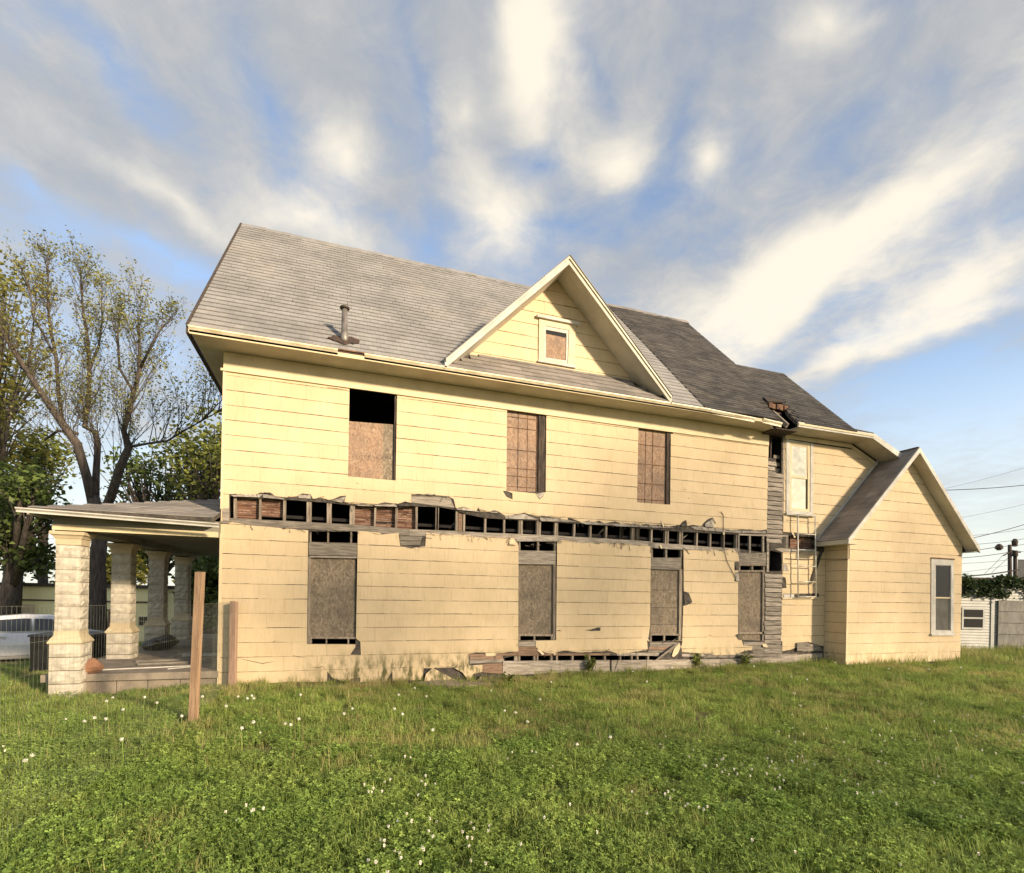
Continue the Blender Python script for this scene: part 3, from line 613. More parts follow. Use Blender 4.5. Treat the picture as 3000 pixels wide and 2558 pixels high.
w = boarded(c2, [(782, 640), (1117, 648), (1113, 1230), (776, 1226)], [(769, 524), (1128, 534), (1128, 628), (769, 622)], [(770, 627), (1126, 632), (1124, 646), (784, 640)], (781, 912, 1082), (440, 530), [(774, 1226), (1116, 1228), (1116, 1242), (774, 1240)], (786, 900, 1062), (1238, 1282), [[(765, 632), (783, 632), (778, 1280), (758, 1280)]], OSBGREY)
w = boarded(c3, [(806, 690), (1068, 692), (1064, 1208), (806, 1206)], [(807, 588), (1082, 592), (1080, 676), (807, 672)], [(807, 672), (1080, 676), (1078, 692), (807, 688)], (813, 951, 1076), (505, 592), [(806, 1206), (1064, 1208), (1064, 1222), (806, 1220)], (813, 924, 1052), (1218, 1256), [[(1064, 690), (1086, 690), (1082, 1252), (1060, 1252)]], OSBGREY)
stamp(w, c3, 903, 700, 900, 1195, 17)
w = boarded(c4, [(270, 728), (485, 732), (482, 1205), (266, 1200)], [(270, 640), (497, 642), (495, 712), (270, 708)], [(270, 706), (496, 712), (492, 732), (272, 726)], (277, 384, 497), (545, 642), [(264, 1202), (482, 1204), (482, 1217), (264, 1215)], (270, 370, 479), (1214, 1266), [[(482, 726), (508, 726), (502, 1252), (478, 1252)]], OSBGREY)
for y_ in (880, 1010, 1135): board('panel_joint', qd(c4, 270, y_-1.5, 480, y_+1.5), .0585, .002, INK, w)
w = boarded(c4, [(917, 748), (1100, 748), (1096, 1256), (917, 1250)], [(916, 604), (1142, 606), (1140, 690), (918, 688)], None, (924, 1020, 1108), (692, 742), [(917, 1192), (1110, 1192), (1110, 1206), (917, 1206)], (1105,), (1204, 1258), [[(1098, 745), (1122, 745), (1118, 1260), (1094, 1260)]], OSBGREY)
board('sill_rail', qd(c4, 916, 688, 1140, 701), .002, .05, STUD, w); board('sill_rail', qd(c4, 916, 734, 1114, 746), .012, .05, STUD, w)
stamp(w, c4, 986, 770, 990, 1100, 9)
# open frame above the fourth window
fr = MB().slab([P2(c4(918, 464), -.01), P2(c4(1284, 476), -.01), P2(c4(1284, 486), -.01), P2(c4(918, 475), -.01)], -.01, .05).build('frame_rail', GREYWOOD, HOUSE)
for x in (920, 1003, 1102, 1136, 1276): board('frame_post', qd(c4, x-6, 474, x+6, 606 if x < 1200 else 575), -.002, .05, GREYWOOD, fr)
board('frame_post', qd(c4, 1128, 600, 1142, 745), -.006, .05, GREYWOOD, fr)
board('broken_board', [c4(1180, 575), c4(1245, 570), c4(1345, 580), c4(1340, 600), c4(1240, 600), c4(1215, 590)], -.02, .015, GREYWOOD)
board('broken_board', [c4(1170, 510), c4(1250, 515), c4(1240, 560), c4(1230, 540), c4(1190, 535)], .10, .02, GREYWOOD)
board('broken_board', [c4(1265, 585), c4(1300, 585), c4(1480, 592), c4(1478, 606), c4(1262, 600)], -.022, .01, GREYWOOD)
a = P2(c4(1380, 500), .1); lath_bay(a[0]-.35, a[0]+.45, a[1]-.35, a[1]+.25)
board('torn_flap_or_shade_strip', [c4(1536, 540), c4(1556, 560), c4(1462, 832), c4(1450, 835)], -.05, .008, FELT)  # dark strip drawn in for the tapering shadow beside the addition
board('torn_flap_or_shade_strip', [c4(1495, 520), c4(1556, 530), c4(1552, 600), c4(1520, 610)], -.03, .008, FELT)
board('slot_board', [c4(1246, 938), c4(1512, 932), c4(1512, 946), c4(1246, 948)], -.045, .045, TRIM)
board('slot_board', [c4(1250, 912), c4(1330, 910), c4(1330, 938), c4(1256, 938)], -.002, .01, WHITETRIM)

# ---------------- upper floor windows
def upper(k, osb, M_, jamb, vs=(), hs=(), ytb=None):
    mb = MB(); mb.slab([P2(k(*p), .055) for p in osb], .055, .07); w = mb.build('boarded_window', M_, HOUSE)
    mb = MB(); mb.slab([P2(k(*p), .012) for p in jamb], .012, .12); mb.build('jamb', DARKWOOD, w)
    (a, b, c_, d) = osb
    L_ = lambda p, q, t: (p[0]+(q[0]-p[0])*t, p[1]+(q[1]-p[1])*t)
    for t in vs: p, q = L_(a, b, t), L_(d, c_, t); board('grid_bar', [k(p[0]-1.8, p[1]), k(p[0]+1.8, p[1]), k(q[0]+1.8, q[1]), k(q[0]-1.8, q[1])], .048, .006, RUST, w)
    for t in hs: p, q = L_(a, d, t), L_(b, c_, t); board('grid_bar', [k(p[0], p[1]-2), k(q[0], q[1]-2), k(q[0], q[1]+2), k(p[0], p[1]+2)], .046, .006, RUST, w)
    return w
w = upper(c7, [(1083, 1318), (1372, 1340), (1366, 1684), (1078, 1658)], OSB, [(1366, 1105), (1384, 1105), (1374, 1682), (1358, 1682)])
stamp(w, c7, 1120, 1530, 1350, 1540, 9, False, .053)
# greyer overlay stands in for the shadow on this panel's right third
board('panel_shade', [c7(1296, 1336), c7(1372, 1342), c7(1366, 1682), c7(1290, 1676)], .0535, .003, OSBGREY, w)
upper(c6, [(630, 1062), (838, 1090), (832, 1648), (625, 1634)], OSB, [(838, 1078), (888, 1088), (882, 1646), (832, 1650)], (.36, .65, .93), (.15, .27, .52, .73, .82, .94))
upper(c6, [(1480, 1186), (1668, 1212), (1662, 1722), (1470, 1710)], OSB, [(1666, 1206), (1694, 1212), (1688, 1724), (1660, 1722)], (.27, .51), (.05, .27, .51, .75, .95))

# ---------------- wing window with a golden sky reflection tinted into its glass
GLASS = bpy.data.materials.new('old_window_glass'); GLASS.use_nodes = True
def _glass(M_, tint, rough, wav):
    nt = M_.node_tree; L = nt.links; b = nt.nodes['Principled BSDF']; b.inputs['Base Color'].default_value = (*tint, 1); b.inputs['Roughness'].default_value = rough; b.inputs['Specular IOR Level'].default_value = .35; b.inputs['Coat Weight'].default_value = .0; b.inputs['Coat Roughness'].default_value = .02
    n = nt.nodes.new('ShaderNodeTexNoise'); n.inputs['Scale'].default_value = 1.6; g = nt.nodes.new('ShaderNodeNewGeometry'); L.new(g.outputs['Position'], n.inputs['Vector']); bp = nt.nodes.new('ShaderNodeBump'); bp.inputs['Strength'].default_value = wav; bp.inputs['Distance'].default_value = .05; L.new(n.outputs['Fac'], bp.inputs['Height']); L.new(bp.outputs[0], b.inputs['Normal']); L.new(bp.outputs[0], b.inputs['Coat Normal'])
_glass(GLASS, (.03, .03, .03), .04, .12)
GOLDREFL = bpy.data.materials.new('gold_reflection_glass'); GOLDREFL.use_nodes = True; _glass(GOLDREFL, (.78, .68, .48), .06, .45); GOLDREFL.node_tree.nodes['Principled BSDF'].inputs['Metallic'].default_value = .85  # golden sky reflection is tinted into the metallic base colour
def frame(name, outer, inner, y0, y1, M_, parent):
    mb = MB(); n = len(outer)
    for i in range(n):
        j = (i+1) % n; mb.slab([outer[i], outer[j], inner[j], inner[i]], y0, y1)
    return mb.build(name, M_, parent)
def inset(p, d):      # quad TL TR BR BL
    (a, b, c_, e) = p; return [(a[0]+d, a[1]-d), (b[0]-d, b[1]-d), (c_[0]-d, c_[1]+d), (e[0]+d, e[1]+d)]
wo = poly(c5, (3, 195), (178, 222), (176, 680), (3, 668)); ws = poly(c5, (25, 207), (160, 224), (158, 664), (24, 656))
WW = frame('sash_window', wo, ws, -.03, .02, WHITETRIM, HOUSE); WW['label'] = 'tall double-hung window with golden reflection'
si = inset(ws, .075); zm = P2(c5(90, 441))[1]
frame('sash', [si[0][0:2], si[1], (si[1][0], zm+.02), (si[0][0], zm+.02)], inset([si[0], si[1], (si[1][0], zm+.02), (si[0][0], zm+.02)], .03), -.005, .03, TRIM, WW)
frame('sash_frame', ws, si, -.015, .03, TRIM, WW)
mb = MB(); mb.slab([si[0], si[1], (si[1][0], zm+.022), (si[0][0], zm+.022)], .0, .006); mb.build('pane', GOLDREFL, WW)
mb = MB(); mb.slab([(si[0][0], zm-.022), (si[1][0]-.03, zm-.022), (si[2][0]-.05, si[2][1]), si[3]], .012, .018); mb.build('pane', GOLDREFL, WW)
mb = MB(); mb.box(si[0][0], si[1][0], -.01, .03, zm-.02, zm+.02); mb.build('meeting_rail', TRIM, WW)
mb = MB(); mb.box(wo[3][0]-.03, wo[2][0]+.03, -.07, .0, wo[3][1]-.06, wo[3][1]); mb.build('window_sill', WHITETRIM, WW)
mb = MB(); mb.box(wo[3][0]-.01, wo[2][0]+.2, -.02, .0, wo[3][1]-.20, wo[3][1]-.185); mb.build('apron_line', GREYWOOD, WW)

# ---------------- addition window
wo = AWIN; ws = poly(c5, (968, 1005), (1068, 1008), (1066, 1432), (967, 1430), y=AY)
AW = frame('sash_window', wo, ws, AY-.03, AY+.03, WHITETRIM, HOUSE); AW['label'] = 'narrow white-framed window with dark glass'
zm = P2(c5(1015, 1218), AY)[1]
GL2 = bpy.data.materials.new('dark_window_glass'); GL2.use_nodes = True; _glass(GL2, (.03, .03, .03), .08, .05); GL2.node_tree.nodes['Principled BSDF'].inputs['Specular IOR Level'].default_value = .12
GL3 = mat('dusty_screen', (.085, .08, .065), (.05, .047, .04), .55, 3., spec=.4)
mb = MB(); mb.slab([ws[0], ws[1], (ws[1][0], zm), (ws[0][0], zm)], AY+.0, AY+.006); mb.build('pane', GL2, AW)
mb = MB(); mb.slab([(ws[0][0], zm), (ws[1][0], zm), ws[2], ws[3]], AY+.012, AY+.018); mb.build('pane', GL3, AW)
mb = MB(); mb.box(ws[0][0], ws[1][0], AY-.02, AY+.02, zm-.02, zm+.02); mb.build('meeting_rail', TRIM, AW)
mb = MB(); mb.box(wo[3][0]-.03, wo[2][0]+.03, AY-.07, AY, wo[3][1]-.02, wo[3][1]+.03); mb.build('window_sill', WHITETRIM, AW)
mb = MB(); mb.box(wo[0][0]-.01, wo[1][0]+.01, AY-.05, AY-.03, wo[0][1]-.03, wo[0][1]+.005); mb.build('window_head', RUST, AW)
frame('sash', ws, inset(ws, .014), AY-.012, AY+.03, WHITETRIM, AW)

# ---------------- bare clapboards of the former chimney strip
def clap(x0, x1, z, h=.122, M_=GREYWOOD, y=0.):
    mb = MB(); n = 4; jl = [random.uniform(-.006, .006) for _ in range(n+1)]
    bot = [(x0+(x1-x0)*i/n, y-.022, z+jl[i]) for i in range(n+1)]; top = [(x0+(x1-x0)*i/n, y-.002, z+h-.02+jl[n-i]) for i in range(n+1)]
    a = bot+top[::-1]; b = [(p[0], y+.001, p[2]) for p in a]
    mb.hexa(a, b); return mb.build('clapboard', M_, HOUSE)
z = .36
while z < 2.32: clap(CHX0+random.uniform(-.03, .01), CHX1+random.uniform(-.005, .02), z); z += .122
z = 3.22
while z < 4.95: clap(CHX0-.005, CHX1-.03+random.uniform(-.03, .02), z); z += .122
for z in (4.97, 5.09, 5.22): clap(CHX0-.005, CHX0+.28+random.uniform(-.06, .06), z)
mb = MB(); mb.box(CHX1-.045, CHX1, -.004, .05, 4.0, 6.04); mb.build('corner_post', GREYWOOD, HOUSE)
mb = MB(); mb.box(CHX0+.1, CHX0+.14, .03, .1, 5.2, 6.2); mb.build('stud', DARKWOOD, HOUSE)
for z in (5.1, 5.25, 5.45): mb = MB(); mb.box(CHX0+.28, CHX0+.5, .10, .12, z, z+.09); mb.build('broken_board', GREYWOOD, HOUSE)

# ---------------- base of the wall: boards, beam, foundation stones
bz = lambda k, x, y: P2(k(x, y))
for pts, M_, y in (([(440, 1358), (560, 1352), (690, 1352), (690, 1392), (450, 1392)], REDWOOD, -.004), ([(442, 1395), (620, 1394), (700, 1392), (692, 1418), (560, 1418), (446, 1424)], GREYWOOD, -.006),
                  ([(804, 1262), (932, 1262), (930, 1296), (804, 1298)], GREYWOOD, -.004), ([(804, 1300), (930, 1299), (945, 1322), (990, 1345), (990, 1360), (700, 1362), (804, 1332)], REDWOOD, -.006), ([(690, 1350), (1480, 1348), (1480, 1364), (690, 1366)], REDWOOD, -.003), ([(560, 1348), (640, 1350), (634, 1366), (566, 1370)], TRIM, -.016)):
    board('sheathing_board', [c3(*p) for p in pts], y, abs(y)+.0005, M_)
for a, b, zt in ((690, 1110, 1406), (1112, 1480, 1403)):
    board('sill_beam', [c3(a, zt), c3(b, zt-4), c3(b, zt+88), c3(a, zt+106)], -.03, .05, GREYWOOD)
board('sill_beam', [c3(540, 1428), c3(688, 1422), c3(688, 1500), c3(545, 1490)], -.02, .03, REDWOOD)
board('sill_beam', [c4(-20, 1402), c4(235, 1398), c4(235, 1488), c4(-20, 1496)], -.03, .05, GREYWOOD)
board('sill_beam', [c4(238, 1398), c4(780, 1392), c4(780, 1470), c4(238, 1490)], -.026, .05, GREYWOOD)
board('sill_beam', [c4(782, 1394), c4(1100, 1380), c4(1540, 1345), c4(1540, 1430), c4(900, 1470), c4(782, 1470)], -.03, .05, GREYWOOD)
for x0, y0, x1, y1 in ((265, 1268, 480, 1282), (262, 1284, 470, 1300), (255, 1302, 455, 1322), (250, 1326, 430, 1342), (20, 1344, 330, 1366)): board('sheathing_board', qd(c4, x0, y0, x1, y1), -.004, .0038, REDWOOD if random.random() < .5 else GREYWOOD)
for x0, y0, x1, y1 in ((955, 1266, 1120, 1290), (1022, 1292, 1240, 1322), (1024, 1324, 1240, 1350), (500, 1352, 660, 1372), (660, 1356, 900, 1380), (905, 1352, 1350, 1372)): board('sheathing_board', qd(c4, x0, y0, x1, y1), -.005, .0045, GREYWOOD)
for x in (780, 792, 812, 924, 946, 1050, 1090, 1206, 1330, 1445): board('cripple_stud', qd(c3, x-6, 1360, x+7, 1410), .026, .09, STUD)
for x in (45, 130, 172, 250): board('cripple_stud', qd(c4, x-5, 1364, x+6, 1402), .026, .09, STUD)
board('leaning_board', [c4(305, 1398), c4(440, 1290), c4(480, 1272), c4(470, 1288), c4(330, 1392)], -.10, .02, GREYWOOD)
board('leaning_board', [c3(1520, 1475), c3(1545, 1400), c3(1562, 1396), c3(1530, 1478)], -.05, .02, GREYWOOD)
# peeled dark felt pieces at the right end of the base
board('torn_flap_or_shade_strip', [c4(1352, 1270), c4(1430, 1264), c4(1452, 1290), c4(1420, 1335), c4(1352, 1332)], -.06, .02, GREYWOOD)
board('torn_flap_or_shade_strip', [c4(1410, 1280), c4(1500, 1280), c4(1545, 1330), c4(1430, 1336)], -.045, .02, GREYWOOD)
board('torn_flap_or_shade_strip', [c4(425, 1370), c4(440, 1320), c4(480, 1268), c4(490, 1300), c4(470, 1350), c4(440, 1376)], -.03, .012, TRIM)
# foundation stones
x = .0
while x < 14.5:
    w_ = random.uniform(.35, .7); mb = MB(); yy = .03+random.uniform(-.02, .02)
    mb.box(x+.01, min(x+w_, 14.5)-.01, yy, yy+.2, -.4, .12+random.uniform(-.03, .03) if x > 5.6 else .05); o = mb.build('foundation_stone', CONC, HOUSE); x += w_

# loose things at the foot of the wall
def loose(name, label, cat, k, pts, y, th, M_, tilt=0, group=None):
    q = [at(k(*p), y) for p in pts]; zt = max(p.z for p in q); zb = min(p.z for p in q)
    f_ = lambda p: y-tilt*((zt-p.z)/max(zt-zb, .01))
    mb = MB(); mb.hexa([(p.x, f_(p), p.z) for p in q], [(p.x, f_(p)+th, p.z+.004) for p in q])
    o = mb.build(name, M_); return tag(o, label, cat, group)
loose('fallen_siding_piece', 'large mouldy cream siding slab leaning at the wall foot', 'siding slab', c3, [(170, 1458), (345, 1548), (360, 1592), (250, 1605), (150, 1580), (106, 1545), (120, 1500)], -.06, .015, SIDING, .10)
loose('fallen_siding_piece', 'narrow curved cream siding strip hanging beside the leaning slab', 'siding slab', c3, [(330, 1458), (440, 1440), (540, 1434), (538, 1484), (470, 1500), (448, 1540), (462, 1588), (415, 1590), (420, 1530), (390, 1490)], -.035, .012, SIDING, .03)
loose('fallen_siding_piece', 'small square cream siding scrap lying against the bare base', 'siding slab', c3, [(500, 1548), (535, 1510), (552, 1532), (540, 1562), (512, 1572)], -.09, .012, SIDING, .04)
mb = MB(); p = atz(c3(640, 1580), -.05)
N_ = 16; ring = [(p.x-.35+1.15*math.cos(t)*(1+.12*math.sin(3*t)), -.42+.32*math.sin(t)) for t in [2*math.pi*i/N_ for i in range(N_)]]
mb.hexa([(a, b, -.25) for a, b in ring], [(a*.97+.15, b, -.055+.03*math.sin(a*2)) for a, b in ring]); tag(mb.build('concrete_slab', CONC), 'flat tan stone slab sunk in the grass at the wall foot', 'slab')

# ------------------------------------------------------------------ trim: frieze, moulding, soffit, gutter
mb = MB(); mb.box(-.02, CHX0, -.022, .0, FRZ+.04, 6.07); mb.build('frieze_board', TRIM, HOUSE)
mb = MB(); mb.box(-.06, CHX0-.02, -.045, .0, FRZ-.004, FRZ+.04); mb.build('frieze_moulding', TRIM, HOUSE)
mb = MB(); mb.box(CHX1, 15.38, -.022, .0, 5.97, 6.075); mb.slab([(15.38, 5.97), (15.38, 6.07), (17.6, 5.14), (17.6, 5.04)], -.022, .0); mb.build('frieze_board', TRIM, HOUSE)
mb = MB(); mb.box(CHX1-.0, CHX1+.12, -.026, -.001, 5.95, 6.08); mb.build('corner_block', TRIM, HOUSE)
mb = MB(); mb.box(-.025, .02, -.02, .06, 3.2, FRZ); mb.box(-.025, .02, -.02, .06, -.05, 2.75); mb.build('corner_board', TRIM, HOUSE)
EY, EZ = -.61, 6.19
mb = MB(); mb.box(-.41, 12.0, -.575, -.024, 6.075, 6.10); mb.hexa([(12.0, -.575, 6.075), (12.55, -.2, 5.99), (12.5, -.024, 6.03), (12.0, -.024, 6.075)], [(12.0, -.575, 6.09), (12.55, -.2, 6.0), (12.5, -.024, 6.045), (12.0, -.024, 6.09)]); mb.build('soffit', SOFFIT, HOUSE)
mb = MB(); mb.box(-.41, -.002, -.575, 9.2, 6.068, 6.074); mb.build('gable_end_soffit', SOFFIT, HOUSE)
mb = MB(); mb.box(12.92, 15.40, -.575, -.024, 6.085, 6.105); mb.build('soffit', SOFFIT, HOUSE)
def gutter(xa, xb, za, zb, name='gutter', y=EY, M_=GUTTER, parent=HOUSE, k=1.):
    prof = [(0, 0), (.0, .035), (-.02, .06), (-.035, .075), (-.035, .10), (-.028, .10), (-.028, .078), (.02, .012), (.025, 0)]
    mb = MB(); mb.hexa([(xa, y+a, za+b*k) for a, b in prof], [(xb, y+a, zb+b*k) for a, b in prof]); return mb.build(name, M_, parent)
mb = MB(); mb.box(-.44, 12.0, EY, -.575, 6.06, 6.135); mb.build('fascia', TRIM, HOUSE)
for a, b in ((-.45, 1.95), (2.42, 4.4), (4.402, 7.6), (7.602, 10.2)): gutter(a, b, 6.085-.002*a, 6.085-.002*b)
gutter(10.202, 11.5, 6.06, 6.02); gutter(11.75, 12.33, 6.04, 6.0, 'gutter_stub')
mb = MB(); mb.box(-.44, 3.9, EY-.03, EY+.02, 6.17, 6.192); mb.build('rusted_drip_edge', RUST, HOUSE)
mb = MB(); mb.box(1.96, 2.41, EY-.004, EY, 6.137, 6.17); mb.build('rotten_fascia', TAR, HOUSE)
mb = MB(); mb.box(12.87, 15.42, EY, -.575, 6.075, 6.20); mb.build('fascia', WHITETRIM, HOUSE)
mb = MB(); mb.hexa([(12.87, EY-.02, 6.12), (15.44, EY-.02, 6.12), (15.44, EY-.02, 6.155), (12.87, EY-.02, 6.17)], [(12.87, EY-.002, 6.12), (15.44, EY-.002, 6.12), (15.44, EY-.002, 6.155), (12.87, EY-.002, 6.17)]); mb.build('fascia_strip', TRIM, HOUSE)

# ------------------------------------------------------------------ roof
RYR = 4.34; RZR = EZ+(RYR-EY)            # 45 degree pitch
NOTCH = [(12.30, EY-.1), (12.36, -.14), (12.47, -.02), (13.1, .06), (12.90, -.30), (12.87, EY-.1)]
def rp(x, y, n=0): return (x, y-n*.7071, EZ+(y-EY)+n*.7071)
mb = MB()
def roofsheet(mb, outline, holes, th=.10):
    V, T = cut(outline, holes); used = sorted({i for t in T for i in t}); ix = {u: k for k, u in enumerate(used)}; n = len(used)
    edges = {(a, c) for t in T for a, c in zip(t, t[1:]+t[:1])}
    fs = [tuple(ix[i] for i in t) for t in T]+[tuple(ix[i]+n for i in reversed(t)) for t in T]+[(ix[c], ix[a], ix[a]+n, ix[c]+n) for a, c in edges if (c, a) not in edges]
    mb.add([rp(V[u].x, V[u].y, -.012) for u in used]+[rp(V[u].x, V[u].y, -th) for u in used], fs)
roofsheet(mb, [(-.47, EY+.02), (14.83, EY+.02), (14.83, 1.87), (13.02, 1.87), (13.12, RYR), (-.47, RYR)], [NOTCH])
mb.hexa([(-.47, RYR, RZR-.01), (13.12, RYR, RZR-.01), (13.12, 9.25, EZ), (-.47, 9.25, EZ)], [(-.47, RYR, RZR-.13), (13.12, RYR, RZR-.13), (13.12, 9.15, EZ-.08), (-.47, 9.15, EZ-.08)])
mb.hexa([(13.02, 1.87, 8.65), (14.83, 1.87, 8.65), (14.83, 4.35, 6.2), (13.02, 4.35, 6.2)], [(13.02, 1.87, 8.52), (14.83, 1.87, 8.52), (14.83, 4.3, 6.1), (13.02, 4.3, 6.1)])
ROOFO = mb.build('roof', FELT, HOUSE)
mb = MB(); mb.hexa([(-.36, -.5, 6.1), (-.36, RYR, RZR-.2), (-.36, 9.1, 6.1)], [(-.33, -.5, 6.1), (-.33, RYR, RZR-.2), (-.33, 9.1, 6.1)]); mb.build('pediment_wall', SOFFIT, HOUSE)
mb = MB(); mb.hexa([(13.0, 0, 6.1), (13.0, RYR, RZR-.2), (13.0, 8.7, 6.1)], [(13.04, 0, 6.1), (13.04, RYR, RZR-.2), (13.04, 8.7, 6.1)]); mb.build('gable_end_wall', SIDING, HOUSE)
mb = MB(); mb.box(-.49, -.45, EY, 9.2, 6.06, 6.14); mb.hexa([rp(-.49, EY, -.1), rp(-.445, EY, -.1), rp(-.445, EY, .026), rp(-.49, EY, .026)], [rp(-.49, RYR, -.1), rp(-.445, RYR, -.1), rp(-.445, RYR, .026), rp(-.49, RYR, .026)]); mb.build('verge_trim', DARKWOOD, HOUSE)
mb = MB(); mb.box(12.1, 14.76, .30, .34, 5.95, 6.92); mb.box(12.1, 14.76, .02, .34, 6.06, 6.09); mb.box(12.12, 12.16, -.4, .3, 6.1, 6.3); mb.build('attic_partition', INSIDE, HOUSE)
mb = MB(); mb.hexa([(14.76, -.5, 6.15), (14.76, 1.87, 8.5), (14.76, 4.2, 6.15)], [(14.80, -.5, 6.15), (14.80, 1.87, 8.5), (14.80, 4.2, 6.15)]); mb.build('wing_gable_wall', SIDING, HOUSE)
# lean-to roof that slides down to the right of the wing
prof = [(14.80, 6.26), (15.46, 6.24), (17.9, 5.22), (17.9, 5.12), (15.45, 6.13), (14.80, 6.15)]
mb = MB(); mb.hexa([(x, EY+.03, z) for x, z in prof], [(x, 3.5, z) for x, z in prof]); mb.build('lean_to_roof', ASPHALT, HOUSE)
mb = MB(); mb.slab([(15.42, 6.07), (15.44, 6.22), (17.9, 5.20), (17.9, 5.05)], EY-.0, EY+.032); mb.build('rake_board', WHITETRIM, HOUSE)
mb = MB(); mb.slab([(15.42, 6.10), (15.42, 6.115), (17.9, 5.085), (17.9, 5.07)], EY+.034, -.024); mb.build('rake_soffit', SOFFIT, HOUSE)

# shingles: x along the eave, s up the slope
def tab_mesh(w, e, name='roof_tab', lift=.014):
    mb = MB(); g = .0012; nrm = Vector((0, -.7071, .7071)); up = Vector((0, .7071, .7071))
    P_ = lambda x, s, n: Vector((x, 0, 0))+up*s+nrm*n
    a = [P_(g, 0, lift), P_(w-g, 0, lift), P_(w-g, e, .004), P_(g, e, .004)]; b = [P_(g, 0, -.011), P_(w-g, 0, -.011), P_(w-g, e, -.011), P_(g, e, -.011)]
    mb.hexa(a, b); return mb
GLX, GRX = 3.95, 9.06        # feet of the front gable
def inside_notch(x, y):
    c = False; n = len(NOTCH)
    for i in range(n):
        (x1, y1), (x2, y2) = NOTCH[i], NOTCH[(i+1) % n]
        if (y1 > y) != (y2 > y) and x < (x2-x1)*(y-y1)/(y2-y1)+x1: c = not c
    return c
def under_gable(x, y):       # hidden beneath the front gable's roof
    z = EZ+(y-EY); return z < GZ-.02-abs(x-GX)-.05 and abs(x-GX) < 2.55
TW, TE = .153, .203
tabs = []
rows = int((RYR-EY)*1.4142/TE)
for r in range(rows+1):
    s = r*TE; y = EY-.01+s*.7071
    if y > RYR-.05: break
    x = -.475-(TW/2 if r % 2 else 0)
    while x < 9.9:
        if not under_gable(x+TW/2, y+.05): tabs.append((x, y))
        x += TW
tabs.sort(key=lambda t: (t[0]+TW/2-CAM.x)**2+(t[1]-CAM.y)**2+(EZ+t[1]-EY-CAM.z)**2)
tm = tab_mesh(TW, TE-.029).mesh('roof_shingle'); tm.materials.append(ROOF)
tmh = tab_mesh(TW/2, TE-.029).mesh('roof_shingle'); tmh.materials.append(ROOF)
for x, y in tabs[:300]:
    o = link('roof_shingle', tm if x > -.48 else tmh, ROOFO); o.location = (max(x, -.475), y, EZ+(y-EY)+random.uniform(0, .004)); o.rotation_euler = (random.uniform(-.012, .012), random.uniform(-.006, .006), 0)
proto = tab_mesh(TW, TE-.029); mb = MB()
for x, y in tabs[300:]:
    jz = random.uniform(0, .005); jx = random.uniform(-.004, .004); mb.add([(max(vx+x+jx, -.475+vx*.01), vy+y, vz+EZ+(y-EY)+jz) for vx, vy, vz in proto.v], proto.f)
mb.build('roof_shingles', ROOFS, ROOFO, kind='stuff')
# dark asphalt courses on the right half and the wing
mb = MB(); AE, AWD = .125, .30; pr = tab_mesh(AWD, AE-.010, lift=.010)
r = 0
while True:
    y = EY-.015+r*AE*.7071; r += 1
    if y > RYR-.05: break
    x = 9.92+random.uniform(0, .3)*0-(AWD/2 if r % 2 else 0); xe = 13.08 if y > 1.83 else 14.84
    while x < xe:
        if x > 9.80 and not inside_notch(x+AWD/2, y+.06) and not (inside_notch(x+.03, y+.02) or inside_notch(x+AWD-.03, y+.02)):
            sc = min(1., (xe-x)/AWD); jz = random.uniform(0, .005)
            if sc > .1: mb.add([(vx*sc+x, vy+y, vz+EZ+(y-EY)+jz) for vx, vy, vz in pr.v], pr.f)
        x += AWD
mb.build('asphalt_shingles', ASPHALT, ROOFO, kind='stuff')
# larger pale strip shingles right of the gable
mb = MB(); pr = tab_mesh(.30, .187, lift=.02)
r = 0
while True:
    y = EY-.03+r*.20*.7071; r += 1
    if y > RYR-.15: break
    x = 8.7-(.15 if r % 2 else 0)
    while x < 9.92:
        if not under_gable(x+.1, y+.05): mb.add([(vx*min(1, (9.99-x)/.3)+x, vy+y, vz+EZ+(y-EY)+.012) for vx, vy, vz in pr.v], pr.f)
        x += .30
mb.build('repair_shingles', ROOFS, ROOFO, kind='stuff')
# ridge caps
for i in range(46):
    x = -.47+i*.296; mb = MB(); sag = .012*math.sin(i*.7)+.008*random.uniform(-1, 1)
    if x > 13.0: break
    mb.hexa([(x, RYR-.16, RZR-.145+sag), (x, RYR, RZR+.022+sag), (x, RYR+.16, RZR-.145+sag)], [(x+.30, RYR-.16, RZR-.137+sag), (x+.30, RYR, RZR+.032+sag), (x+.30, RYR+.16, RZR-.137+sag)])
    mb.build('ridge_cap', ROOF if x < 9.7 else PENT, ROOFO)
for i in range(7):
    x = 12.98+i*.27; mb = MB(); mb.hexa([(x, 1.72, 8.52), (x, 1.87, 8.665), (x, 2.02, 8.52)], [(x+.28, 1.72, 8.526), (x+.28, 1.87, 8.672), (x+.28, 2.02, 8.526)]); mb.build('ridge_cap', ASPHALT, ROOFO)

# front gable
def gplane(side):
    s = side; ft = GX+s*2.56; zf = GZ-2.56+.0; ys = -.60; yb = GZ-EZ+EY
    a = [(GX, ys, GZ), (ft, ys, zf), (ft, EY+(zf-EZ), zf), (GX, yb, GZ)]
    b = [(x, y, z-.11) for x, y, z in a]; m_ = MB(); m_.hexa(a, b); return m_.build('gable_roof', PENT, ROOFO)
gplane(-1); gplane(1)
